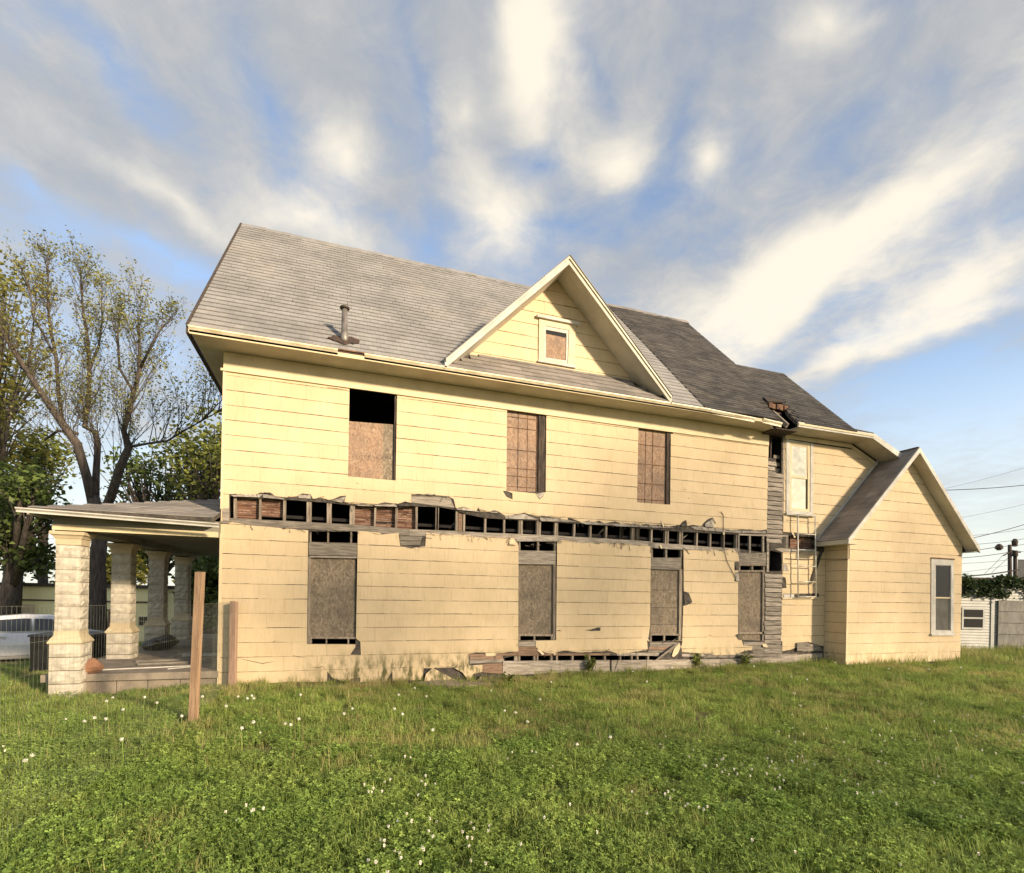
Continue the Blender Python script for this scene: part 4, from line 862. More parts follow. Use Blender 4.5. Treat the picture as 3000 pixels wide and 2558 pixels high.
# shingle courses of the gable's right slope seen along the rake
for side in (-1, 1):
    o_ = lambda d, dz, y: (GX+side*d, y, GZ-d+dz)
    mb = MB(); mb.hexa([o_(0, .012, -.645), o_(2.6, .012, -.645), o_(2.6, -.155, -.645), o_(0, -.155, -.645)], [o_(0, .012, -.598), o_(2.6, .012, -.598), o_(2.6, -.155, -.598), o_(0, -.155, -.598)]); mb.build('rake_board', WHITETRIM if side < 0 else SOFFIT, HOUSE)
    mb = MB(); mb.hexa([o_(0, .012, -.672), o_(2.58, .012, -.672), o_(2.58, -.045, -.672), o_(0, -.045, -.672)], [o_(0, .012, -.647), o_(2.58, .012, -.647), o_(2.58, -.045, -.647), o_(0, -.045, -.647)]); mb.build('rake_moulding', GUTTER if side > 0 else WHITETRIM, HOUSE)
    mb = MB(); mb.hexa([o_(0, .03, -.69), o_(2.60, .03, -.69), o_(2.60, .014, -.69), o_(0, .014, -.69)], [o_(0, .03, .5), o_(2.60, .03, -.4), o_(2.60, .014, -.4), o_(0, .014, .5)]); mb.build('rake_shingle_edge', PENT, HOUSE)
    mb = MB(); mb.hexa([o_(.0, -.145, -.597), o_(2.4, -.145, -.597), o_(2.4, -.145, -.018), o_(0, -.145, -.018)], [o_(0, -.13, -.597), o_(2.4, -.13, -.597), o_(2.4, -.13, -.018), o_(0, -.13, -.018)]); mb.build('rake_soffit', SOFFIT, HOUSE)
mb = MB(); mb.box(4.45, 8.6, -.03, .0, 6.73, 6.755); mb.build('gable_sill_flashing', WHITETRIM, HOUSE)
# pent shingles under the gable
mb = MB(); pr = tab_mesh(.43, .182, lift=.016); r = 0
for r in range(5):
    y = EY-.03+r*.195*.7071; x = 3.9-(.21 if r % 2 else 0)
    while x < 9.1:
        if -2.5+r*.14 < x+.21-GX < 2.5-r*.14: mb.add([(vx+x, vy+y, vz+EZ+(y-EY)+.006+random.uniform(0, .006)) for vx, vy, vz in pr.v], pr.f)
        x += .43
mb.build('pent_shingles', PENT, ROOFO, kind='stuff')
# gable window
go = poly(c6, (835, 505), (1070, 562), (1065, 832), (832, 790)); gs = poly(c6, (872, 565), (1030, 595), (1020, 812), (870, 780)); gi = poly(c6, (880, 590), (1013, 615), (1010, 790), (878, 770))
GWN = frame('gable_window', go, gs, -.035, .0, TRIM, HOUSE); frame('sash', gs, gi, -.02, .0, WHITETRIM, GWN)
mb = MB(); mb.slab(gi, -.006, -.002); mb.build('pane', OSB, GWN)
mb = MB(); mb.slab([gi[0], gi[1], (gi[1][0], gi[1][1]-.09), (gi[0][0], gi[0][1]-.08)], -.009, -.0065); mb.build('pane', GL2, GWN)
mb = MB(); mb.box(go[0][0]-.06, go[1][0]+.07, -.09, .0, go[1][1]-.01, go[1][1]+.05); mb.build('window_crown', WHITETRIM, GWN)
mb = MB(); mb.box(go[3][0]-.02, go[2][0]+.02, -.06, .0, go[3][1]-.035, go[3][1]); mb.build('window_sill', WHITETRIM, GWN)
# vent pipe with tar patch
PV = rp(2.06, -.30); mb = MB(); mb.lathe((PV[0], PV[1], PV[2]-.1), [(.085, 0), (.075, .22), (.058, .24), (.052, .72)], 18); VP = mb.build('vent_pipe', METAL, HOUSE, smooth=True)
mb = MB(); mb.lathe((PV[0], PV[1], PV[2]+.60), [(.055, 0), (.085, .0), (.09, .03), (.05, .045)], 18); mb.build('vent_cap', DARKWOOD, VP)
mb = MB(); n = 22; pts = []
for i in range(n):
    t = 2*math.pi*i/n; pts.append((2.06+.27*math.cos(t)*(1+.3*random.uniform(-1, 1)), -.32+.12*math.sin(t)*(1+.4*random.uniform(-1, 1))))
mb.hexa([rp(a, b, .018) for a, b in pts], [rp(a, b, .034) for a, b in pts]); mb.build('tar_patch', TAR, VP)
# burnt hole where the chimney came through
mb = MB(); mb.box(12.5, 12.95, .0, .28, 6.05, 6.62); mb.build('chimney_stub', TAR, HOUSE)
mb = MB(); 
for i in range(5): mb.box(12.48+i*.125, 12.59+i*.125, -.06+.03*(i % 2), .12, 6.66+.03*random.random(), 6.80+.04*random.random())
mb.build('chimney_bricks', RUST, HOUSE)
mb = MB(); mb.hexa([rp(12.45, .0, .03), rp(13.12, .08, .05), rp(13.1, .22, .02), rp(12.5, .2, .02)], [rp(12.45, .0, .06), rp(13.12, .08, .08), rp(13.1, .22, .05), rp(12.5, .2, .05)]); mb.build('broken_flashing', DARKWOOD, HOUSE)
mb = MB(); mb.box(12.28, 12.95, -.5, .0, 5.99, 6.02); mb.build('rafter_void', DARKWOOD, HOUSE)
for x in (12.40, 12.66): mb = MB(); mb.hexa([rp(x, EY+.05, -.22), rp(x+.05, EY+.05, -.22), rp(x+.05, .3, -.22), rp(x, .3, -.22)], [rp(x, EY+.05, -.11), rp(x+.05, EY+.05, -.11), rp(x+.05, .3, -.11), rp(x, .3, -.11)]); mb.build('rafter', GREYWOOD, HOUSE)

# addition roof
def aslope(side):
    s = side; d = 2.46; o_ = lambda dd, dz, y: (ARX-.02+s*dd, y, ARZ-1.03*dd+dz)
    mb = MB(); mb.hexa([o_(0, 0, -.95), o_(d, 0, -.95), o_(d, -.10, -.95), o_(0, -.10, -.95)], [o_(0, 0, 3.2), o_(d, 0, 3.2), o_(d, -.10, 3.2), o_(0, -.10, 3.2)]); R_ = mb.build('addition_roof', FELT, HOUSE)
    mb = MB(); n = 15; L_ = d/n
    for r in range(n):
        d0, d1 = d+.02-r*L_, d-(r+1)*L_-.03
        y = -.955-(.15 if r % 2 else 0)
        while y < .9:
            ya, yb = max(y, -.955)+.002, y+.30-.002; y += .30
            if yb-ya < .03: continue
            mb.hexa([o_(d0, .018, ya), o_(d0, .018, yb), o_(d1, .005, yb), o_(d1, .005, ya)], [o_(d0, .001, ya), o_(d0, .001, yb), o_(d1, .001, yb), o_(d1, .001, ya)])
    mb.build('addition_shingles', PENT, R_, kind='stuff')
    mb = MB(); mb.hexa([o_(0, .012, -.99), o_(d+.02, .012, -.99), o_(d+.02, -.13, -.99), o_(0, -.13, -.99)], [o_(0, .012, -.952), o_(d+.02, .012, -.952), o_(d+.02, -.13, -.952), o_(0, -.13, -.952)]); mb.build('rake_board', WHITETRIM, HOUSE)
    mb = MB(); mb.hexa([o_(.0, -.125, -.95), o_(d, -.125, -.95), o_(d, -.125, AY-.02), o_(0, -.125, AY-.02)], [o_(0, -.11, -.95), o_(d, -.11, -.95), o_(d, -.11, AY-.02), o_(0, -.11, AY-.02)]); mb.build('rake_soffit', SOFFIT, HOUSE)
    ze = ARZ-1.03*d; xe = ARX-.02+s*d
    mb = MB(); x0, x1 = sorted((xe-s*.01, (AX0-.014 if s < 0 else AX1+.002))); mb.box(x0, x1, -.95, 3.0 if s > 0 else -.025, ze-.13, ze-.115); mb.build('eave_soffit', SOFFIT, HOUSE)
    mb = MB(); x0, x1 = sorted((xe, xe+s*.02)); mb.box(x0, x1, -.95, 3.0 if s > 0 else -.025, ze-.13, ze+.01); mb.build('eave_fascia', SOFFIT, HOUSE)
aslope(-1); aslope(1)
a, b = at(c5(205, 840), -.016), at(c5(605, 322), -.016)
mb = MB(); mb.slab([(a.x-.03, a.z), (a.x+.05, a.z), (b.x+.05, b.z), (b.x-.03, b.z)], -.03, -.016); mb.build('wall_flashing', WHITETRIM, HOUSE)
# corner trims of the addition
mb = MB(); mb.box(AX0-.02, AX0+.03, AY-.022, AY-.0145, .05, 3.3); mb.build('corner_board', TRIM, HOUSE)
# cable along the wall
mb = MB(); mb.tube([at(c5(0, 965), -.03), at(c5(130, 972), -.03), at(c5(205, 968), -.03), Vector((AX0-.02, AY-.02, P2(c5(395, 968), AY)[1])), at(c5(415, 965), AY-.03), at(c5(415, 840), AY-.03)], .009, 5); tag(mb.build('wall_cable', INK), 'thin dark cable strung along the wing wall under the eave', 'cable')
mb = MB(); mb.tube([at(c4(790, 300), -.03), at(c4(806, 330), -.03), at(c4(808, 440), -.04), at(c4(806, 560), -.03), at(c4(830, 660), -.03), at(c4(895, 790), -.03)], .007, 5); tag(mb.build('wall_cable', INK), 'thin cable hanging down across the torn band beside the fourth window', 'cable')

# ------------------------------------------------------------------ escape ladder hung under the wing window
LD = thing('escape_ladder', 'pale metal fire escape ladder hanging below the wing window', 'ladder', (13.7, -.15, 1.84))
la, lb, lc, ld = at(t8(930, 28), -.15), at(t8(1132, 44), -.15), at(t8(1140, 975), -.15), at(t8(936, 975), -.15)
LM = mat('white_ladder_paint', (.68, .66, .58), (.45, .42, .34), .5, 9., metal=.2)
for a, b in ((la, ld), (lb, lc)): mb = MB(); mb.tube([a, b], .017, 8); mb.build('rail', LM, LD, smooth=True)
for y_ in (30, 250, 433, 620, 800, 972):
    t = (y_-30)/942; mb = MB(); mb.tube([la.lerp(ld, t), lb.lerp(lc, t)], .014, 8); mb.build('rung', LM, LD, smooth=True)
for p in (la, lb): mb = MB(); mb.tube([p, p+Vector((-.25, .14, -.02))], .012, 6); mb.build('hook', LM, LD)

# ------------------------------------------------------------------ porch
PX, PY0 = -2.23, 0.0
DZ = .25
mb = MB(); mb.box(-2.62, -.005, -.06, 8.8, .13, DZ); mb.build('porch_deck', CONC, HOUSE)
x = -2.5
while x < -.1:
    w_ = random.uniform(.25, .5); mb = MB(); mb.box(x+.006, min(x+w_, -.03)-.006, .0+random.uniform(0, .02), .2, -.45, .128); mb.build('porch_base_stone', CONC, HOUSE); x += w_
mb = MB(); mb.box(-2.5, -2.3, .2, 8.7, -1, .128); mb.build('porch_base', CONC, HOUSE)
def rock_block(w, h, seed):
    """rock-faced block: four bulged and chipped faces inside a smooth margin"""
    rnd = random.Random(seed); mb = MB(); hw = w/2; n = 6; mrow = 4
    for f in range(4):
        ang = f*math.pi/2; ca, sa = math.cos(ang), math.sin(ang); vs = []
        for j in range(mrow+1):
            for i in range(n+1):
                a = -hw+w*i/n; z = h*j/mrow; inn = (0 < i < n) and (0 < j < mrow)
                out = hw-.008+(.016+rnd.uniform(-.012, .014) if inn else 0); a2 = a+(rnd.uniform(-.012, .012) if inn else 0); z2 = z+(rnd.uniform(-.01, .01) if inn else 0)
                vs.append((ca*a2+sa*out, sa*a2-ca*out, z2))
        mb.add(vs, [(j*(n+1)+i, j*(n+1)+i+1, (j+1)*(n+1)+i+1, (j+1)*(n+1)+i) for j in range(mrow) for i in range(n)])
    mb.add([(-hw, -hw, h), (hw, -hw, h), (hw, hw, h), (-hw, hw, h)], [(0, 1, 2, 3)]); mb.add([(-hw, -hw, 0), (hw, -hw, 0), (hw, hw, 0), (-hw, hw, 0)], [(3, 2, 1, 0)])
    me = mb.mesh('rock_face_block', fix=False); me.materials.append(STONE); return me
SB = [rock_block(.345, .194, i) for i in range(5)]; PB = [rock_block(.44, .212, 20+i) for i in range(4)]
def lathe4(c, prof, name, parent):
    mb = MB(); vs = []; prof = [(hw*.86, z) for hw, z in prof]
    for hw, z in prof: vs += [(c[0]-hw, c[1]-hw, c[2]+z), (c[0]+hw, c[1]-hw, c[2]+z), (c[0]+hw, c[1]+hw, c[2]+z), (c[0]-hw, c[1]+hw, c[2]+z)]
    n = len(prof); fs = [(i*4+k, i*4+(k+1) % 4, i*4+4+(k+1) % 4, i*4+4+k) for i in range(n-1) for k in range(4)]+[(3, 2, 1, 0), (n*4-4, n*4-3, n*4-2, n*4-1)]
    mb.add(vs, fs); return mb.build(name, STONECAP, parent, fix=False)
for ci in range(4):
    y = .0+2.33*ci; zb = -.12 if ci == 0 else DZ
    mb = MB(); mb.box(PX-.16, PX+.16, y-.16, y+.16, zb, 2.6); CO = mb.build('porch_column', STONE, HOUSE)
    z = .79; k = 0
    while z > zb+.02:
        o = link('rock_face_block', PB[(k+ci) % 4], CO); o.location = (PX, y, z-.222); z -= .222; k += 1
    lathe4((PX, y, .785), [(.272, 0), (.28, .012), (.28, .03), (.268, .045), (.24, .09), (.215, .12), (.205, .14), (.203, .21)], 'pedestal_cap', CO)
    z = .995
    for k in range(7):
        o = link('rock_face_block', SB[(k*2+ci) % 5], CO); o.location = (PX, y, z+.002); o.rotation_euler = (0, 0, math.pi/2*((k+ci) % 4)); z += .2045
    lathe4((PX, y, z), [(.205, 0), (.208, .10), (.222, .105), (.235, .13), (.245, .145), (.25, .15), (.278, .165), (.278, .215), (.26, .22)], 'column_cap', CO)
PBM = mat('porch_dark_grey', (.25, .235, .19), (.19, .175, .14), .7, 2.)  # one dark grey for porch beams, ceiling and soffit
mb = MB(); mb.box(-2.45, -.02, -.16, .16, 2.665, 2.95); mb.build('porch_beam', PBM, HOUSE)
mb = MB(); mb.box(-2.45, -.02, -.19, -.162, 2.665, 2.76); mb.build('beam_moulding', TRIM, HOUSE)
mb = MB(); mb.box(-2.43, -2.05, .162, 8.2, 2.668, 2.95); mb.build('porch_beam', PBM, HOUSE)
mb = MB(); mb.box(-2.05, -.02, .162, 8.6, 2.80, 2.84); mb.build('porch_ceiling', PBM, HOUSE)
PE = (-2.60, -.55, 2.97); PT = .29
def pr_(x, y): return PE[2]+PT*min(x-PE[0], y-PE[1], 9.4-y)
mb = MB(); e = PE; xi = 0.0
A_ = [(-2.60, -.55), (-.0, -.55), (-.0, 2.4)]
mb.add([(-2.60, -.55, PE[2]), (-.02, -.55, PE[2]), (-.02, 2.03, PE[2]+PT*2.58), (-2.60, 9.4, PE[2]), (-.02, 6.82, PE[2]+PT*2.58),
        (-2.60, -.55, PE[2]-.06), (-.02, -.55, PE[2]-.06), (-.02, 2.03, PE[2]+PT*2.58-.1), (-2.60, 9.4, PE[2]-.06), (-.02, 6.82, PE[2]+PT*2.58-.1)],
       [(0, 1, 2), (0, 2, 4, 3), (5, 7, 6), (5, 8, 9, 7), (0, 5, 6, 1), (0, 3, 8, 5), (1, 6, 7, 2), (2, 7, 9, 4)])
PRF = mb.build('porch_roof', FELT, HOUSE)
def porch_sh():
    mb = MB(); n = 15; e = 2.58/n
    for r in range(n):
        y0 = -.56+r*e; y1 = y0+e-.012; x = -2.61-(.1 if r % 2 else 0)
        while x < -.03:
            xa, xb = max(x, -2.60+(y0+.55)), min(x+.36, -.03); x += .36
            if xb-xa < .05: continue
            z0, z1 = PE[2]+PT*(y0+.55)+.016, PE[2]+PT*(y1+.55)+.004
            mb.hexa([(xa+.002, y0, z0), (xb-.002, y0, z0), (xb-.002, y1, z1), (xa+.002, y1, z1)], [(xa+.002, y0, z0-.013), (xb-.002, y0, z0-.013), (xb-.002, y1, z1-.003), (xa+.002, y1, z1-.003)])
    return mb.build('porch_shingles', PENT, PRF, kind='stuff')
porch_sh()
mb = MB(); mb.box(-2.58, -.02, -.53, -.17, 2.895, 2.905); mb.box(-2.58, -2.46, -.17, 9.3, 2.895, 2.905); mb.build('porch_soffit', PBM, HOUSE)
for a, b in ((-2.76, -1.75), (-1.748, -.75), (-.748, .06)): gutter(a, b, 2.89-.028*(a+3.0), 2.89-.028*(b+3.0), 'porch_gutter', -.565, WHITETRIM, HOUSE, .72)
mb = MB(); mb.box(-2.625, -2.603, -.55, 9.3, 2.86, 2.96); mb.build('porch_fascia', WHITETRIM, HOUSE)

# rock and boards lying on the porch
def rocky(r, n=3, seed=1, sq=(1, 1, 1)):
    bm = bmesh.new(); bmesh.ops.create_icosphere(bm, subdivisions=n, radius=1); rnd = random.Random(seed)
    ph = [Vector((rnd.uniform(-1, 1), rnd.uniform(-1, 1), rnd.uniform(-1, 1))).normalized() for _ in range(9)]
    for v in bm.verts:
        d = v.co.normalized(); k = min(1.0, min(.72/max(d.dot(p), .01) for p in ph)); v.co = Vector((d.x*sq[0], d.y*sq[1], d.z*sq[2]))*r*k*(1+.03*rnd.uniform(-1, 1))
    me = bpy.data.meshes.new('rock'); bm.to_mesh(me); bm.free(); return me
me = rocky(.155, 3, 5, (1.05, .9, .95)); me.materials.append(ROCK); p = at((268, 1957), .02)
o = link('rock', me); o.location = (p.x, .06, DZ+.125); tag(o, 'orange brown rock on the porch deck beside the front column', 'rock')
def deck_board(label, q0, q1, z, w, th, M_, y_hint=None):
    a, b = atz(q0, z), atz(q1, z); d = (b-a).normalized(); n = Vector((-d.y, d.x, 0))*w; mb = MB()
    mb.hexa([a-n, b-n, b+n, a+n], [a-n+UP*th, b-n+UP*th, b+n+UP*th, a+n+UP*th]); return tag(mb.build('loose_board', M_), label, 'board')
deck_board('thin white strip lying along the porch edge from the rock', (290, 1964), (560, 1952), DZ+.002, .02, .02, WHITETRIM)
deck_board('short pale strip lying in front of the longer white one on the porch', (490, 1961), (556, 1955), DZ+.002, .018, .015, WHITETRIM)
deck_board('wide grey plank lying on the porch behind the white strip', (405, 1948), (620, 1940), DZ+.004, .09, .04, GREYWOOD)
deck_board('grey plank lying farther back on the porch floor', (400, 1941), (640, 1934), DZ+.004, .07, .05, GREYWOOD)
deck_board('pale plank farthest back on the porch floor', (535, 1923), (640, 1920), DZ+.004, .10, .05, WHITETRIM)
BAGM = mat('black_plastic', (.03, .03, .03), (.018, .018, .018), .35, 5., bump=.5, bscale=12)
for i, (q, r) in enumerate((((452, 1905), .22), ((482, 1900), .26))):
    me = rocky(r, 3, 30+i, (1.2, 1, .8)); me.materials.append(BAGM); p = atz(q, DZ); o = link('rubbish_bag', me); o.location = (p.x, p.y, DZ+r*.55)
    tag(o, 'crumpled dark rubbish bag on the porch %s' % ('left of its twin by the second column' if i == 0 else 'right of its twin by the third column'), 'bag', 'bags on the porch')

# ------------------------------------------------------------------ wire fence
FEN = thing('wire_fence', 'welded wire fence on two wooden posts in front of the porch', 'fence', (0, 0, 0))
p1 = atz((565, 2122), .0); p2 = atz((681, 2012), -.02); p0 = p1+(p1-p2).normalized()*5.0
pl = CAM+FW*3.0+RT*(-1580/1554*3.0); pl.z = 0
def post(p, top_px, w, h, M_, label, lean=0):
    mb = MB(); d = (p2-p1).normalized(); n = Vector((-d.y, d.x, 0)); lx = RT*lean
    ring = [p-RT*w-FW*w, p+RT*w-FW*w, p+RT*w+FW*w, p-RT*w+FW*w]
    top = [q+UP*h+lx+UP*random.uniform(-.012, .012) for q in ring]
    mb.hexa([q-UP*.2 for q in ring], top); return mb.build('fence_post', M_, FEN, label=label)
d1 = (p1-CAM).dot(FW); d2 = (p2-CAM).dot(FW)
post(p1, None, .043, (2122-1676)/FPX*d1, POSTW, 'tall orange brown post nearer the camera', .055)
post(p2, None, .05, (2012-1762)/FPX*d2, POSTW2, 'shorter pale reddish post by the house corner', -.0)
def fence_wires():
    mb = MB(); path = [pl, p1, p2, at((640, 1900), -.05)]; path[3].z = 0
    tops = [1.62, 1.54, 1.50, 1.5]; hs = [.02, .12, .24, .37, .52, .69, .88, 1.09, 1.30, 1.0]
    off = -RT*.055
    for (a, b, ta, tb) in zip(path, path[1:], tops, tops[1:]):
        L_ = (b-a).length; n = int(L_/.052)
        for i in range(n+1):
            t = i/n; q = a.lerp(b, t)+off; w = .012*math.sin(i*.33); q = q+RT*w*.5; g = ground_z(q.x, q.y)
            mb.tube([(q.x, q.y, g), (q.x+RT.x*w, q.y+RT.y*w, g+.7), (q.x, q.y, ta+(tb-ta)*t)], (.0006 if a is pl else .0010), 3, cap=False)
        for h in [.05, .15, .27, .41, .57, .75, .94, 1.14, 1.35, 99]:
            pts = []
            for i in range(int(n/4)+2):
                t = min(1., i*4/n); q = a.lerp(b, t)+off; z = (ta+(tb-ta)*t) if h > 10 else ground_z(q.x, q.y)*.5+h+.006*math.sin(i*.8+h*9)
                pts.append((q.x, q.y, z))
            mb.tube(pts, .0008 if a is pl else .0012, 3, cap=False)
    return mb.build('wire_mesh', WIRE, FEN, fix=False)
fence_wires()

# ------------------------------------------------------------------ wheelie bin behind the front column
BIN = atd((208, 1990), 12.3); gz = ground_z(BIN.x, BIN.y); B_ = thing('wheelie_bin', 'black wheeled rubbish bin standing behind the front porch column', 'bin', (BIN.x, BIN.y, gz))
BX = lambda d, r, z: BIN.xy.to_3d()+RT*r+FW*d+UP*z
zt = CAM.z-(1862-1714)/FPX*12.3
mb = MB(); mb.hexa([BX(-.35, -.62, gz), BX(-.35, .52, gz), BX(.45, .52, gz), BX(.45, -.62, gz)], [BX(-.42, -.60, zt), BX(-.42, .60, zt), BX(.5, .60, zt), BX(.5, -.60, zt)]); mb.build('bin_body', BAGM, B_)
mb = MB(); mb.hexa([BX(-.46, -.63, zt+.003), BX(-.46, .63, zt+.003), BX(.55, .63, zt+.003), BX(.55, -.63, zt+.003)], [BX(-.44, -.60, zt+.05), BX(-.44, .60, zt+.05), BX(.5, .60, zt+.08), BX(.5, -.60, zt+.08)]); mb.build('bin_lid', BAGM, B_)
for r in (-.5, .45): mb = MB(); c_ = BX(-.4, r, gz+.1); mb.tube([c_-FW*.03, c_+FW*.03], .1, 14); mb.build('bin_wheel', BAGM, B_)

# ------------------------------------------------------------------ car
PAINT = bpy.data.materials.new('white_car_paint'); PAINT.use_nodes = True; b_ = PAINT.node_tree.nodes['Principled BSDF']; b_.inputs['Base Color'].default_value = (.66, .66, .68, 1); b_.inputs['Roughness'].default_value = .3; b_.inputs['Coat Weight'].default_value = .6
CGLASS = bpy.data.materials.new('tinted_car_glass'); CGLASS.use_nodes = True; b_ = CGLASS.node_tree.nodes['Principled BSDF']; b_.inputs['Base Color'].default_value = (.02, .025, .03, 1); b_.inputs['Roughness'].default_value = .05
RUBBER = mat('tyre_rubber', (.03, .03, .03), rough=.85); RIM = mat('alloy_rim', (.5, .5, .5), rough=.35, metal=.8, bump=0); LAMP = mat('lamp_lens', (.75, .72, .68), rough=.15, bump=0, spec=.6)
def car():
    o = CARP+HX*(-.45); T = thing('parked_car', 'white sedan parked on the street behind the porch columns', 'car', (o.x, o.y, STREET_Z), rz=math.atan2(HX.y, HX.x))
    T_ = T.matrix_basis
    def part(mb, name, M_, par=T, smooth=False):
        me = mb.mesh(name, smooth); me.materials.append(M_); ob = bpy.data.objects.new(name, me); COL.objects.link(ob); ob.parent = par; return ob
    # lower body: stations along x (front is +x)
    st_ = [(-2.38, .52, .78, .55), (-2.28, .35, .98, .78), (-1.9, .24, 1.02, .88), (-1.0, .20, .98, .91), (0, .20, .95, .92), (.9, .20, .93, .915), (1.35, .22, .90, .90), (1.9, .26, .80, .86), (2.25, .30, .70, .74), (2.38, .38, .60, .52)]
    mb = MB(); rings = []
    for x, zb, zt_, w in st_:
        h = zt_-zb; rings.append([(x, -w*.92, zb), (x, -w, zb+h*.18), (x, -w*1.0, zb+h*.55), (x, -w*.97, zb+h*.85), (x, -w*.86, zt_), (x, 0, zt_+.035), (x, w*.86, zt_), (x, w*.97, zb+h*.85), (x, w, zb+h*.55), (x, w, zb+h*.18), (x, w*.92, zb)])
    n = len(rings[0]); mb.add([p for r in rings for p in r], [(i*n+k, i*n+(k+1) % n, (i+1)*n+(k+1) % n, (i+1)*n+k) for i in range(len(rings)-1) for k in range(n)]+[tuple(range(n)), tuple(range((len(rings)-1)*n, len(rings)*n))])
    body = part(mb, 'body', PAINT, smooth=True)
    gh = [(-2.05, .97, .99, .62), (-1.55, .97, 1.22, .66), (-1.0, .96, 1.38, .66), (-.3, .95, 1.44, .66), (.3, .95, 1.41, .66), (.75, .94, 1.26, .67), (1.3, .92, .95, .68)]
    mb = MB(); rings = [[(x, -.80, zb), (x, -w, zt_), (x, 0, zt_+.03), (x, w, zt_), (x, .80, zb)] for x, zb, zt_, w in gh]; n = 5
    mb.add([p for r in rings for p in r], [(i*n+k, i*n+(k+1) % n, (i+1)*n+(k+1) % n, (i+1)*n+k) for i in range(len(rings)-1) for k in range(n)]+[tuple(range(n)), tuple(range((len(rings)-1)*n, len(rings)*n))])
    cab = part(mb, 'cabin', PAINT, smooth=True)
    def ghz(x, f):
        for a, c in zip(gh, gh[1:]):
            if a[0] <= x <= c[0]:
                t = (x-a[0])/(c[0]-a[0]); zb = a[1]+(c[1]-a[1])*t; zt_ = a[2]+(c[2]-a[2])*t; w = a[3]+(c[3]-a[3])*t
                return zb+(zt_-zb)*f, .80+(w-.80)*f
    for s in (-1, 1):
        for xa, xb in ((-1.62, -1.02), (-.98, -.12), (-.06, .98)):
            mb = MB(); m_ = 6; lo = [(xa+(xb-xa)*i/m_) for i in range(m_+1)]
            f0, f1 = .10, .84
            V_ = [(x, s*(ghz(x, f0)[1]+.008), ghz(x, f0)[0]) for x in lo]+[(x, s*(ghz(x, f1)[1]+.008), ghz(x, f1)[0]) for x in lo]
            mb.add(V_, [(i, i+1, m_+2+i, m_+1+i) for i in range(m_)]); part(mb, 'side_window', CGLASS)
        for x in (-.75, .35): mb = MB(); mb.box(x-.10, x+.10, s*.93-.015, s*.93+.015, .83, .86); part(mb, 'door_handle', RIM)
        for x in (-1.05, -.1, 1.0): mb = MB(); mb.box(x-.005, x+.005, s*.918-.004, s*.918+.004, .32, .92); part(mb, 'door_gap', RUBBER)
        mb = MB(); mb.lathe((.95, s*.98, .98), [(.02, -.08), (.09, -.05), (.10, .05), (.03, .09)], 10, 'x'); part(mb, 'wing_mirror', PAINT, smooth=True)
        mb = MB(); mb.hexa([(2.05, s*.80, .60), (2.30, s*.60, .60), (2.30, s*.60, .68), (1.95, s*.82, .74)], [(2.05, s*.76, .60), (2.26, s*.56, .60), (2.26, s*.56, .68), (1.95, s*.78, .74)]); part(mb, 'headlight', LAMP)
        mb = MB(); mb.box(-1.0, 1.0, s*.925-.01, s*.925+.012, .30, .33); part(mb, 'sill_trim', RIM)
        for x in (-1.42, 1.42):
            mb = MB(); mb.lathe((x, s*.80, .325), [(.22, -.11), (.31, -.11), (.325, -.07), (.325, .07), (.31, .11), (.22, .11)], 28, 'y'); wh = part(mb, 'wheel', RUBBER, smooth=True)
            mb = MB(); mb.lathe((x, s*.80+s*.085, .325), [(.21, -.02), (.21, .02), (.19, .025), (.05, .028)], 20, 'y'); part(mb, 'rim', RIM, wh)
            for k in range(5):
                a = k*2*math.pi/5; mb = MB(); mb.tube([(x+.04*math.cos(a), s*.905, .325+.04*math.sin(a)), (x+.2*math.cos(a), s*.905, .325+.2*math.sin(a))], .022, 5); part(mb, 'spoke', RIM, wh)
            mb = MB(); mb.lathe((x, s*.86, .345), [(.395, -.06), (.395, .058)], 28, 'y'); part(mb, 'wheel_arch', RUBBER)
    mb = MB(); mb.add([(.80, -.60, 1.25), (.80, .60, 1.25), (1.26, .66, .965), (1.26, -.66, .965)], [(0, 1, 2, 3)]); mb.v = [(x+.02, y, z+.02) for x, y, z in mb.v]; part(mb, 'windscreen', CGLASS)
    return T
car()

